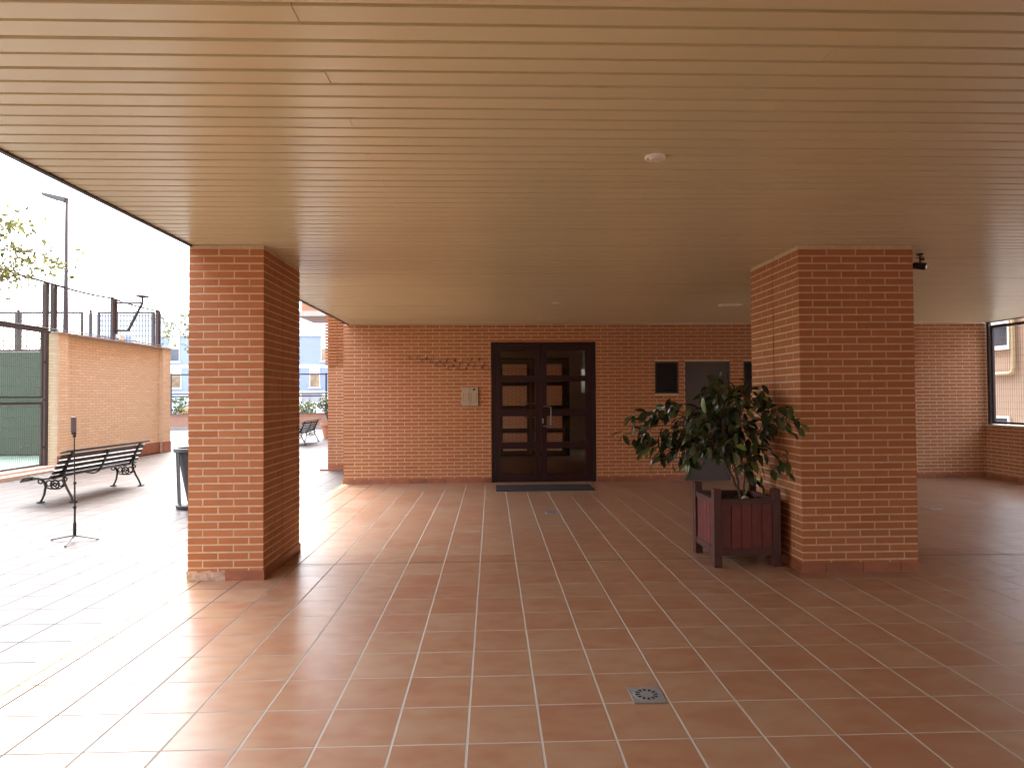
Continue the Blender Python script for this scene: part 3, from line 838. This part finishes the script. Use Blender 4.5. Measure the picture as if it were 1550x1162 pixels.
# ================================================================== BENCHES
def bench():
    t = thing('park_bench', '', 'bench', (0,0,0), 'cast iron and slat benches in the courtyard')
    prof = [(-.15,.335),(-.125,.362),(-.055,.378),(.025,.374),(.105,.362),(.185,.356),(.262,.385),(.305,.455),(.342,.530),(.378,.605),(.412,.680),(.455,.745)]
    L0, L1 = -1.05, 1.05
    for i, (x, z) in enumerate(prof):
        a = prof[max(0,i-1)]; b = prof[min(len(prof)-1,i+1)]
        d = Vector((b[0]-a[0], 0, b[1]-a[1])).normalized(); n = Vector((-d.z, 0, d.x))
        if i == len(prof)-1: d = Vector((.93,0,.25)).normalized(); n = Vector((-d.z,0,d.x))
        w = (.0325 if i < 6 else .029) if 0 < i < len(prof)-1 else (.024 if i == 0 else .062)
        mb = MB(); mb.obox(Vector((x,0,z)) + n*.014, d, (0,1,0), n, w, (L1-L0)/2, .013)
        o = bevel(mb.build('slat', M['slat'], t), .005); o.matrix_parent_inverse = Matrix()
    for y in (-.86, .86):
        mb = MB()
        # rib that follows the slats
        mb2 = [(x, y, z) for x, z in prof]
        for i in range(len(mb2)-1): mb.bar(mb2[i], mb2[i+1], .045, .022, (0,0,1) if i < 5 else (1,0,0))
        mb.tube([(-.04,y,.355),(.03,y,.31),(.055,y,.24),(.035,y,.12),(.005,y,.05),(-.015,y,.012)], [.016,.017,.017,.015,.015,.018], 8)
        mb.tube([(.36,y,.52),(.315,y,.40),(.325,y,.30),(.37,y,.20),(.43,y,.09),(.46,y,.012)], [.012,.016,.017,.016,.015,.018], 8)
        mb.box(-.055,y-.032,0,.025,y+.032,.016); mb.box(.42,y-.032,0,.505,y+.032,.016)
        mb.torus((.19,y,.265), .062, .012); mb.torus((.19,y,.265), .022, .012)
        mb.torus((.105,y,.285), .042, .010); mb.torus((.275,y,.285), .042, .010)
        mb.torus((-.02,y,.315), .034, .010); mb.torus((.335,y,.345), .030, .010)
        mb.tube([(.05,y,.23),(.12,y,.205),(.19,y,.20),(.26,y,.205),(.33,y,.25)], .011, 6)
        for k in range(4):
            a = k*math.pi/2+.4; mb.tube([(.19+.022*math.cos(a),y,.265+.022*math.sin(a)),(.19+.062*math.cos(a),y,.265+.062*math.sin(a))], .008, 6)
        o = mb.build('end_frame', M['iron'], t, smooth=True); o.matrix_parent_inverse = Matrix()
    mb = MB(); cp = [(.02,.350),(.12,.338),(.21,.330),(.275,.362),(.325,.445),(.365,.53),(.40,.61),(.44,.70)]
    for i in range(len(cp)-1): mb.bar((cp[i][0],0,cp[i][1]), (cp[i+1][0],0,cp[i+1][1]), .045, .014, (0,0,1) if i < 3 else (1,0,0))
    o = mb.build('centre_brace', M['iron'], t); o.matrix_parent_inverse = Matrix()
    return t
b0 = bench(); b0.location = (-6.63, 10.33, 0); b0.rotation_euler[2] = R(-1); b0['label'] = 'slatted bench with scrolled cast iron ends behind the phone tripod'
b1 = copy_tree(b0); b1.location = (-6.48, 21.15, 0); b1.rotation_euler[2] = R(2); b1['label'] = 'distant slatted bench near the big terracotta pot'

# ================================================================== TRIPOD AND PHONE
tp = thing('phone_tripod', 'thin black telescopic stick tripod standing on the bright tiles', 'tripod', (-4.5,6.91,0))
x, y = -4.5, 6.91
mb = MB(); mb.tube([(x,y,.05),(x,y,.17)], .016, 12); mb.tube([(x,y,.17),(x,y,.205)], [.018,.012], 12); mb.build('grip', M['black'], tp, smooth=True)
mb = MB(); mb.tube([(x,y,.20),(x,y,.36)], .010, 10); mb.tube([(x,y,.36),(x-.004,y,.62)], .0085, 10); mb.tube([(x-.004,y,.62),(x-.012,y,1.12)], .0065, 10)
mb.build('pole', M['black'], tp, smooth=True)
for z, r in ((.36,.017),(.62,.015)):
    mb = MB(); mb.tube([(x-.002,y,z-.014),(x-.002,y,z+.014)], r, 12); mb.build('collar', M['black'], tp)
for dx, dy in ((.10,-.30),(-.26,.02),(.24,.02)):
    mb = MB(); L = math.hypot(dx,dy)
    mb.tube([(x,y,.055),(x+dx*.35,y+dy*.35,.042),(x+dx*.95,y+dy*.95,.012)], [.008,.007,.006], 8); mb.tube([(x+dx*.92,y+dy*.92,.012),(x+dx,y+dy,.009)], .009, 8)
    mb.build('leg', M['black'], tp, smooth=True)
mb = MB(); mb.tube([(x-.012,y,1.11),(x-.012,y,1.145)], .016, 10); mb.box(x-.034,y-.014,1.14,x+.002,y+.014,1.165); mb.box(x-.03,y-.006,1.16,x-.022,y+.012,1.20)
mb.build('phone_clamp', M['black'], tp)
mb = MB(); mb.obox((x-.020,y,1.248), (.62,.78,0), (-.78,.62,0), (0,0,1), .027, .0045, .083)
ph = bevel(mb.build('phone', M['phone']), .004); tag(ph, 'upright grey smartphone clamped on top of the thin black tripod', 'phone')

# ================================================================== LITTER BIN
lb = thing('litter_bin', 'dark grey round litter bin half hidden by the narrow brick pillar', 'bin', (-4.2,8.95,0))
bx, by = -4.185, 8.95
mb = MB(); mb.lathe((bx,by,0), [(.225,0),(.235,.015),(.235,.045),(.215,.06)], 28); mb.build('base', M['greypl'], lb, smooth=True)
mb = MB(); mb.lathe((bx,by,0), [(.255,.775),(.265,.785),(.265,.825),(.255,.835),(.222,.835),(.218,.80)], 32, False, False); mb.build('rim', M['greypl'], lb, smooth=True)
mb = MB(); mb.lathe((bx,by,0), [(.085,.075),(.12,.25),(.175,.55),(.215,.80)], 28, True, False); mb.build('liner', M['bag'], lb, smooth=True)
for k in range(6):
    a = k*math.pi/3 + math.pi; mb = MB()
    c, s = math.cos(a), math.sin(a)
    mb.bar((bx+c*.218,by+s*.218,.05),(bx+c*.246,by+s*.246,.785), .045, .010, (c,s,0)); mb.build('strut', M['greypl'], lb)

# ================================================================== COURTYARD WALL AND SPORTS COURT
cw = thing('court_wall', 'tall sunlit brick wall behind the near bench', 'wall', (-9.5,16,0))
mb = MB(); Hc = 2.95
wall_face(mb, (-9.45,18.1), (0,-1), (1,0), 4.02, .30, Hc, (), dep=.05)             # recessed field
wall_face(mb, (-9.35,14.10), (0,-1), (1,0), .33, .30, Hc, (), dep=.10)            # near pier
wall_face(mb, (-9.66,13.77), (1,0), (0,-1), .31, .12, Hc, (), dep=.05, phase=.1)
wall_face(mb, (-9.35,18.50), (0,-1), (1,0), .42, .30, Hc, (), dep=.10)
wall_face(mb, (-9.45,18.08), (1,0), (0,-1), .10, .30, Hc, (), dep=.03)
wall_face(mb, (-9.35,14.10), (-1,0), (0,1), .10, .30, Hc, (), dep=.03)
mb.mi = 1; mb.box(-9.66, 13.78, 0, -9.46, 18.49, Hc-.002); mb.box(-9.46, 13.78, 0, -9.36, 14.09, Hc-.002); mb.box(-9.46, 18.09, 0, -9.36, 18.49, Hc-.002)
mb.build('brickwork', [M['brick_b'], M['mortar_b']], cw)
mb = MB(); mb.box(-9.70, 13.74, Hc, -9.31, 18.53, Hc+.035); mb.build('coping', M['coping'], cw)
mb = MB(); mb.box(-9.448, 14.105, 0, -9.42, 18.075, .295); mb.box(-9.348,13.765,0,-9.325,14.10,.295); mb.box(-9.348,18.08,0,-9.325,18.50,.295); mb.build('skirting', M['skirt'], cw)
mb = MB(); mb.box(-9.62,-8,-.01,-9.02,13.76,.075); mb.box(-9.62,-8,.075,-9.25,13.755,.12)
o = bevel(mb.build('kerb', M['stone']), .006); tag(o, kind='structure')
pg = thing('padded_wall', 'green padded wall at the back of the sports court', 'wall', (-14,17.6,0))
mb = MB(); mb.box(-26,17.64,0,-9.67,17.85,2.84); mb.build('wall', M['concrete'], pg)
for i in range(8):
    mb = MB(); mb.box(-25.9+i*2.03,17.55,.03,-25.9+i*2.03+2.015,17.638,2.82); bevel(mb.build('pad', M['padgreen'], pg), .01)
# gate and mesh along the court
cg = thing('court_fence', 'dark framed wire mesh fence of the sports court with doubled middle rails', 'fence', (-9.5,12,0))
mb = MB(); mb.box(-9.545,13.56,.12,-9.46,13.655,4.0); mb.build('post', M['fence'], cg)
mesh_panel(cg, -9.50, 10.3, 13.50, 1.55, 2.98, .05, .20, M['fence'], M['wire'], .05, .005)
mesh_panel(cg, -9.50, 10.3, 13.50, .13, 1.47, .05, .20, M['fence'], M['wire'], .05, .005)
for q in ((-9.515,7,2.985,-9.465,13.56,3.03),(-9.51,7,2.86,-9.47,10.30,2.90),(-9.40,9.5,2.93,-9.36,13.57,2.97)):
    mb = MB(); mb.box(*q); mb.build('rail', M['fence'], cg)
for z in (.5,1.5,2.3):
    mb = MB(); mb.box(-9.50,13.50,z,-9.47,13.56,z+.03); mb.build('hinge', M['fence'], cg)
mb = MB(); mb.box(-9.545,13.80,Hc+.035,-9.46,13.905,4.0)
o = mb.build('fence_post', M['fence']); tag(o, 'thick dark post rising from the near end of the court wall', 'post')
# fence posts on the wall with the cable
o = thing('fence_post', 'dark double post with a bent bracket on top of the court wall', 'post', (-9.45,15.85,Hc))
mb = MB(); mb.box(-9.44,15.76,Hc+.035,-9.38,15.82,4.05); mb.box(-9.44,15.90,Hc+.035,-9.38,15.96,4.03); mb.box(-9.43,15.82,Hc+.2,-9.39,15.90,4.0); mb.build('post', M['fence'], o)
mb = MB(); mb.tube([(-9.40,15.90,3.23),(-9.08,15.90,3.23),(-8.80,15.90,3.80),(-8.74,15.90,3.90)], .034, 8); mb.tube([(-9.40,15.90,3.92),(-8.75,15.90,3.92)], .026, 8); mb.tube([(-8.74,15.90,3.88),(-8.74,15.90,4.05)], .028, 8)
mb.lathe((-8.74,15.90,4.04), [(.03,0),(.15,.03),(.15,.06)], 16); mb.build('bracket', M['fence'], o)
mb = MB(); mb.box(-9.37,15.86,Hc+.036,-9.25,16.02,Hc+.19); bevel(mb.build('junction_box', M['white'], o), .01)
mb = MB(); mb.box(-9.45,17.86,Hc+.036,-9.38,17.93,4.02); mb.box(-9.45,17.97,Hc+.036,-9.39,18.03,4.0)
for i in range(8): mb.box(-9.44,17.93,3.1+i*.115,-9.40,17.97,3.13+i*.115)
o = mb.build('fence_post', M['fence']); tag(o, 'dark double post at the far end of the court wall', 'post')
mb = MB(); pts = [(-9.42,9.5,4.16)]
for a, b in (((-9.42,9.5,4.16),(-9.42,13.6,4.0)),((-9.42,13.6,4.0),(-9.42,15.8,4.02)),((-9.42,15.8,4.02),(-9.42,17.95,4.0))):
    for k in range(1,9):
        s = k/8; pts.append((a[0],a[1]+(b[1]-a[1])*s,a[2]+(b[2]-a[2])*s-.03*math.sin(math.pi*s)))
mb.tube(pts, .026, 6)
o = mb.build('cable', M['fence']); tag(o, 'thin cable strung between the posts above the court wall', 'cable')
mb = MB(); mb.tube([(-9.3,11.5,2.99+.02),(-9.3,13.7,3.01),(-9.3,16,3.02),(-9.3,17.9,3.01)], .014, 6)
o = mb.build('conduit', M['fence']); tag(o, 'dark conduit pipe along the top edge of the court wall', 'pipe')
# far fence over the padded wall
ff = thing('mesh_fence', 'pale wire mesh fence panels on top of the green padded wall', 'fence', (-13,17.8,2.84))
def fpanel(x0, x1, mesh=True):
    mb = MB(); Y = 17.85; z0, z1 = 2.86, 3.98
    mb.box(x0,Y,z0,x0+.06,Y+.05,z1); mb.box(x1-.06,Y,z0,x1,Y+.05,z1); mb.box(x0+.06,Y,z1-.06,x1-.06,Y+.05,z1); mb.box(x0+.06,Y,z0,x1-.06,Y+.05,z0+.06)
    mb.build('frame', M['fence'], ff)
    mb = MB(); x = x0+.12
    while x < x1-.07: mb.box(x,Y+.012,z0+.06,x+.014,Y+.024,z1-.06); x += .085
    z = z0+.15
    while z < z1-.1: mb.box(x0+.06,Y+.025,z,x1-.06,Y+.037,z+.014); z += .14
    mb.build('wire_mesh', M['wire_d'], ff)
for a, b in ((-11.05,-9.48),(-13.2,-11.45),(-15.1,-13.25)): fpanel(a, b)
for q in (-11.27,-13.25):
    mb = MB(); mb.box(q,17.84,2.86,q+.05,17.9,4.03); mb.build('post', M['fence'], ff)
# lamp post
lp = thing('lamp_post', 'slim tall floodlight pole with an angled lamp head above the court wall', 'street lamp', (-9.40,14.08,Hc))
mb = MB(); mb.tube([(-9.40,14.08,Hc+.03),(-9.40,14.08,4.2),(-9.40,14.08,5.93)], [.055,.040,.030], 12); mb.tube([(-9.40,14.08,4.0),(-9.52,13.85,4.0)], .02, 8); mb.build('pole', M['lamp'], lp, smooth=True)
mb = MB(); mb.hexa([(-9.90,14.00,6.02),(-9.42,14.03,5.86),(-9.40,14.15,5.86),(-9.90,14.16,6.02),(-9.92,14.00,6.10),(-9.40,14.03,5.99),(-9.38,14.15,5.99),(-9.92,14.16,6.10)]); bevel(mb.build('lamp_head', M['lamp'], lp), .015)
mb = MB(); mb.hexa([(-9.86,14.02,6.000),(-9.62,14.04,5.920),(-9.62,14.14,5.920),(-9.86,14.14,6.000),(-9.86,14.02,6.012),(-9.62,14.04,5.932),(-9.62,14.14,5.932),(-9.86,14.14,6.012)]); mb.build('lamp_glass', M['lens'], lp)

# ================================================================== TREES
def tree(label, base, h, branches, nleaf, lm, L, spread, name='tree'):
    t = thing(name, label, 'tree', base)
    tr = MB(); b = Vector(base)
    top = b + Vector((0,0,h))
    tr.tube([b, b+Vector((.04,.02,h*.4)), b+Vector((-.03,.05,h*.75)), top], [.09,.075,.055,.02], 9)
    fo = MB()
    for (ex, ey, ez) in branches:
        e = Vector((ex,ey,ez)); s = b + Vector((0,0,min(h*.95, max(h*.35, ez-b.z-.9))))
        pts = [s.lerp(e, k/6) + Vector((0,0,.18*math.sin(math.pi*k/6))) + rv(.03) for k in range(7)]
        tr.tube(pts, [.026-.0035*k for k in range(7)], 5)
        for q in range(9):
            c = pts[random.randint(2,6)]; tw = c + rv(spread); tr.tube([c, c.lerp(tw,.5)+rv(.02), tw], [.006,.004,.002], 4)
            for k in range(nleaf):
                p = c.lerp(tw, random.uniform(.3,1.1)) + rv(.05)
                d = rv(1)+Vector((0,0,-.5)); ll = L*random.uniform(.6,1.2)
                leaf(fo, p, d, rv(1)+Vector((0,0,.6)), ll, ll*.55, .2, .2)
    tr.build('trunk', M['twig'], t, smooth=True); fo.build('foliage', lm, t, smooth=False)
    return t
_tips = [(300,210),(270,280),(200,350),(350,370),(450,320),(450,430),(390,470),(580,600),(650,640),(230,640),(310,640),(460,690),(290,830),(360,860),(450,820),(520,760),(640,850),(730,800),(540,950),(620,960),(720,900),(860,920),(770,960),(200,1130),(60,640),(-200,300),(-300,700),(-500,500),(-100,1000)]
_br = []
for i, (a, b) in enumerate(_tips):
    yy_ = 11.7 + .35*math.sin(i*2.3)
    _br.append(((-.768+.00101*a/8.3)*yy_, yy_, 1.522+(602-300-b/8.3)*.00105*yy_))
tree('leafy branches of a sparse yellow green tree reaching over the court fence', (-11.6,11.3,0), 5.6, _br, 6, M['leaf_y'], .10, .14)
tree('small yellow green tree behind the narrow brick pillar', (-10.9,25.5,0), 4.6,
     [(-13.0,25.2,4.5),(-12.9,25.4,4.1),(-12.4,25.3,4.95),(-12.7,25.5,3.75),(-11.9,25.0,5.0),(-10.6,25.9,5.2),(-10.2,25.2,4.4),(-11.5,25,3.9)], 7, M['leaf_y'], .15, .3)
def bare(label, x, y, h, w):
    t = thing('bare_tree', label, 'tree', (x,y,-.2), 'leafless trees beyond the sports court')
    tr = MB(); n0 = 16
    tr.tube([(x,y,-.2),(x+.03,y,h*.5),(x,y,h*.8)], [.12,.09,.05], 7)
    cr = MB()
    for i in range(n0*3):
        s = Vector((x,y,random.uniform(h*.3,h*.8))); e = s + Vector((random.gauss(0,w), random.gauss(0,w*.6), random.uniform(.3,h*.35)))
        m = s.lerp(e,.5)+rv(.1); cr.tube([s,m,e], [.03,.02,.008], 4)
        for k in range(9):
            c = m.lerp(e, random.random()); q = c + rv(.4)+Vector((0,0,.3)); cr.tube([c, c.lerp(q,.5)+rv(.05), q], [.008,.006,.004], 3)
    tr.build('trunk', M['twig'], t); cr.build('crown', M['twig'], t)
bare('leafless tree showing between the lamp pole and the wall fence', -22.6, 33, 4.6, 1.3)
bare('leafless tree seen behind the upper court fence', -25.5, 30, 4.5, 1.6)
bare('leafless tree farthest out beyond the court fence', -29.5, 34, 5.0, 1.8)
# shelter with a white sloping roof, seen over the padded wall
t = thing('shelter', 'low grey shelter with a white sloping roof beyond the sports court', 'shelter', (-25,28,0))
mb = MB(); mb.box(-26.6,27.2,-.2,-23.6,29.5,3.7); mb.build('wall', M['concrete'], t)
mb = MB(); mb.hexa([(-26.8,27,4.3),(-23.0,27,3.75),(-23.0,29.7,3.75),(-26.8,29.7,4.3),(-26.8,27,4.38),(-23.0,27,3.83),(-23.0,29.7,3.83),(-26.8,29.7,4.38)]); mb.build('roof', M['band'], t)

# ================================================================== FAR COURT END
w2 = thing('brick_wall', 'brick corner with projecting courses beyond the end of the entrance wall', 'wall', (-3.0,13.3,0))
mb = MB()
wall_face(mb, (-3.455,13.30), (1,0), (0,-1), .88, .10, 6.0, (), dep=.09, phase=.07)
wall_face(mb, (-3.455,16.1), (0,-1), (-1,0), 2.8, .10, 6.0, (), dep=.09)
z = .10; k = 0
while z < 6:
    if z > 2.20:
        mb.mi = 0
        for i in range(4): brick(mb, (-3.50+i*.25, 13.255), (1,0), (0,-1), .243, z, .045, .036)
        for i in range(11): brick(mb, (-3.50, 13.50+i*.25), (0,1), (-1,0), .243, z, .045, .036)
    z += CH; k += 1
mb.mi = 1; mb.box(-3.445,13.31,0,-2.58,16.1,5.9)
mb.build('brickwork', [M['brick'], M['mortar']], w2)
mb = MB(); mb.box(-3.60,13.20,0,-2.62,13.29,.028); mb.box(-3.60,13.29,0,-3.462,16.1,.028); mb.build('plinth', M['skirt'], w2)
mb = MB(); skirting(mb, (-3.455,13.3), (1,0), (0,-1), .86, z=.028); mb.build('skirting', M['skirt'], w2)
nb = thing('neighbouring_block', 'neighbouring block whose pale balcony slab shows past the brick corner', 'building', (-3,30,0))
mb = MB(); mb.box(-5.2,27,0,2,42,12); mb.box(-7.4,25.6,5.15,2,42,12); mb.build('wall', M['roofmass'], nb)
mb = MB(); mb.box(-7.75,25.1,4.78,2,27.5,4.98); mb.build('balcony', M['slabgrey'], nb)
mb = MB(); mb.box(-7.60,25.2,4.98,2,25.28,5.8); mb.build('balcony_front', M['roofmass'], nb)
pt = thing('flower_pot', 'big terracotta pot standing past the distant bench', 'pot', (-6.20,23.8,0))
mb = MB(); mb.lathe((-6.12,23.8,0), [(.21,0),(.30,.44),(.345,.46),(.355,.56),(.33,.57),(.30,.52)], 28, True, True); mb.build('pot', M['terra'], pt, smooth=True)
t = thing('potted_plant', 'round leafy plant in the big terracotta pot', 'plant', (-6.12,23.8,.55))
fo = MB(); tr = MB()
for i in range(26):
    e = Vector((-6.12,23.8,1.25)) + Vector((random.gauss(0,.20),random.gauss(0,.2),random.gauss(0,.22)))
    tr.tube([(-6.12,23.8,.5), Vector((-6.12,23.8,.8)).lerp(e,.4), e], [.012,.008,.004], 4)
    for k in range(12): leaf(fo, e+rv(.08), rv(1), rv(1)+Vector((0,0,.5)), .11, .055)
tr.build('stem', M['bark'], t); fo.build('foliage', M['leaf_h'], t)
lw = thing('low_wall', 'low terracotta rendered wall across the far end of the courtyard', 'wall', (-11,31.4,0))
mb = MB(); mb.box(-30,31.4,-.1,4,31.6,.66); mb.build('wall', M['render_t'], lw)
mb = MB(); mb.box(-30,31.36,.661,4,31.64,.70); mb.build('coping', M['terra'], lw)
mb = MB(); mb.box(-30,31.385,-.1,4,31.399,.12); mb.build('skirting', M['concrete'], lw)
rg = thing('railing', 'thin dark metal railing on the low terracotta wall', 'railing', (-11,31.5,.7))
for x in (-20.5,-15.9,-12.2,-8.27,-4.5):
    mb = MB(); mb.box(x-.045,31.48,.70,x+.045,31.52,2.76); mb.build('post', M['trim'], rg)
for z in (.73,1.62,1.74,2.70):
    mb = MB(); mb.box(-22,31.485,z-.035,4,31.515,z+.035); mb.build('rail', M['trim'], rg)
hg = MB()
for i in range(1500):
    x = random.uniform(-12.4,-9.4); hmax = .55+.35*abs(math.sin(x*2.1))+ (.25 if x > -11 else 0)
    p = Vector((x, random.uniform(33,34), random.uniform(.0,hmax+.15))); leaf(hg, p, rv(1)+Vector((0,0,.4)), rv(1), .16, .09)
o = hg.build('hedge', M['leaf_h']); tag(o, 'low green hedge just beyond the low wall and railing', 'hedge')
hg = MB()
for i in range(420):
    p = Vector((random.gauss(-16.1,.28), random.uniform(32.6,33.2), random.uniform(.0,1.55))); leaf(hg, p, rv(1)+Vector((0,0,.4)), rv(1), .15, .08)
o = hg.build('bush', M['leaf_h']); tag(o, 'pale green bush behind the cream chair at the railing', 'bush')
ch = thing('garden_chair', 'cream garden chair behind the railing, left of the narrow brick pillar', 'chair', (-15.9,32.9,0))
cx, cy = -15.95, 32.9
mb = MB(); mb.box(cx-.28,cy-.02,.62,cx+.28,cy+.02,1.05); bevel(mb.build('backrest', M['creme'], ch), .015)
mb = MB(); mb.box(cx-.28,cy+.02,.50,cx+.28,cy+.52,.54); bevel(mb.build('seat', M['creme'], ch), .01)
for a in (-.25,.25):
    for b in (.0,.48):
        mb = MB(); mb.tube([(cx+a,cy+b,-.05),(cx+a,cy+b,.62)], .022, 8); mb.build('leg', M['white'], ch)
    mb = MB(); mb.tube([(cx+a,cy,.78),(cx+a,cy+.5,.76)], .02, 8); mb.build('armrest', M['white'], ch)
# white van on the road
vn = thing('parked_van', 'white van parked between the hedge and the blue building', 'van', (-12,42,0))
def hull(x0, x1, y0, y1, prof):
    mb = MB(); n = len(prof)
    a = [(x0+(x1-x0)*u, y0, z) for u, z in prof]; b = [(x0+(x1-x0)*u, y1, z) for u, z in prof]
    mb.face(a); mb.face(list(reversed(b)))
    for i in range(n): j = (i+1) % n; mb.face([a[j], a[i], b[i], b[j]])
    return mb
o = hull(-14.5,-9.9,41.2,43.1,[(0,.3),(1,.3),(1,.95),(.97,1.1),(.86,1.2),(.74,1.9),(.70,1.97),(.03,2.0),(0,1.9)]).build('body', M['carw'], vn); bevel(o, .05, 3)
for ux in (.17,.82):
    mb = MB(); xx = -14.5+4.6*ux; mb.tube([(xx,41.15,.27),(xx,41.42,.27)], .33, 20); w = mb.build('wheel', M['tyre'], vn)
    mb = MB(); mb.tube([(xx,41.135,.27),(xx,41.149,.27)], .19, 16); mb.build('rim', M['steel'], w)
for q in ((-14.2,-12.6),(-12.4,-11.1)):
    mb = MB(); mb.box(q[0],41.185,1.25,q[1],41.199,1.8); mb.build('window', M['pane_l'], vn)

# blue building
bl = thing('blue_building', 'blue rendered building with white bands beyond the low wall', 'building', (-15,48,0))
mb = MB(); mb.box(-30.5,48,-.1,12,60,6.2); mb.build('wall', M['blue'], bl)
mb = MB(); mb.box(-30.6,47.9,6.201,12.1,60,7.93); mb.build('parapet', M['pale'], bl)
for q in ((3.80,4.05),(1.85,2.0)):
    mb = MB(); mb.box(-30.5,47.94,q[0],12,47.999,q[1]); mb.build('white_band', M['band'], bl)
mb = MB(); mb.box(-30.5,47.95,-.1,12,47.998,1.849); mb.build('base_course', M['pale'], bl)
def win_y(x0, x1, z0, z1, Y, sh, pane):
    mb = MB(); f = .05
    mb.box(x0,Y-.05,z0,x0+f,Y+.005,z1); mb.box(x1-f,Y-.05,z0,x1,Y+.005,z1); mb.box(x0+f,Y-.05,z0,x1-f,Y+.005,z0+f); mb.box(x0+f,Y-.05,z1-f,x1-f,Y+.005,z1)
    zm = z0+(z1-z0)*sh; mb.box(x0+f,Y-.045,zm,x1-f,Y+.005,z1-f); mb.box(x0-.08,Y-.12,z0-.08,x1+.08,Y+.002,z0-.001)
    w = mb.build('window', M['shutter'], bl)
    mb = MB(); mb.face([(x0+f,Y-.02,z0+f),(x1-f,Y-.02,z0+f),(x1-f,Y-.02,zm),(x0+f,Y-.02,zm)]); mb.build('pane', pane, w)
for x in (-30.0,-27.1,-24.35,-18.5,-12.98,-8.0): win_y(x, x+(1.7 if x == -27.1 else .78), 4.30, 6.19, 48, .5, M['pane'] if x < -13 else M['pane_w'])
for x in (-27.2,-24.25,-20,-16.9,-13.85,-9.5): win_y(x, x+.8, 2.30, 3.78, 48, .72, M['pane_w'])

# ================================================================== LIGHT, SKY, CAMERA
SUN_EL, SUN_AZ = 55, -13          # azimuth from +Y towards +X
w = bpy.data.worlds.new('World'); scene.world = w; w.use_nodes = True
nt = w.node_tree; bg = nt.nodes['Background']
sky = nt.nodes.new('ShaderNodeTexSky'); sky.sky_type = 'NISHITA'; sky.sun_disc = False
sky.sun_elevation = R(SUN_EL); sky.sun_rotation = R(SUN_AZ); sky.air_density = 1.2; sky.dust_density = 2.6; sky.ozone_density = .6
hs = nt.nodes.new('ShaderNodeHueSaturation'); hs.inputs['Saturation'].default_value = .5
nt.links.new(sky.outputs[0], hs.inputs['Color']); nt.links.new(hs.outputs[0], bg.inputs['Color'])
bg.inputs['Strength'].default_value = .15
sl = bpy.data.lights.new('sun', 'SUN'); sl.energy = .5; sl.angle = R(50); sl.color = (1,.97,.92)
so = bpy.data.objects.new('sun', sl); COL.objects.link(so)
d = Vector((math.sin(R(SUN_AZ))*math.cos(R(SUN_EL)), math.cos(R(SUN_AZ))*math.cos(R(SUN_EL)), math.sin(R(SUN_EL))))
so.rotation_euler = d.to_track_quat('Z', 'Y').to_euler(); so.location = d*40

f, yaw, pit, rol, hcam = 945.87, .0323, .0201, -.0061, 1.522
def ray(a, b, c):
    uu, vv, ww = a, b, c            # right, up, forward before the turns
    cr, sr = math.cos(rol), math.sin(rol)
    x, z, y = cr*uu - sr*vv, sr*uu + cr*vv, ww
    cp, sp = math.cos(pit), math.sin(pit); y, z = cp*y - sp*z, sp*y + cp*z
    cy, sy = math.cos(yaw), math.sin(yaw); return Vector((cy*x + sy*y, -sy*x + cy*y, z))
cam = bpy.data.cameras.new('camera'); co = bpy.data.objects.new('camera', cam); COL.objects.link(co)
rx, ux, fw = ray(1,0,0), ray(0,1,0), ray(0,0,1)
mw = Matrix((( rx.x, ux.x, -fw.x, 0), (rx.y, ux.y, -fw.y, 0), (rx.z, ux.z, -fw.z, hcam), (0,0,0,1)))
co.matrix_world = mw
cam.sensor_width = 36; cam.lens = 36*f/1550; cam.clip_end = 2000; cam.clip_start = .05
scene.camera = co
scene.view_settings.view_transform = 'Standard'; scene.view_settings.look = 'None'; scene.view_settings.gamma = 1
scene.view_settings.exposure = 3.25
scene.render.engine = 'CYCLES'
scene.cycles.use_denoising = True
scene.cycles.max_bounces = 12; scene.cycles.diffuse_bounces = 10; scene.cycles.glossy_bounces = 4; scene.cycles.transparent_max_bounces = 16
scene.cycles.sample_clamp_indirect = 8
scene.cycles.caustics_reflective = False; scene.cycles.caustics_refractive = False
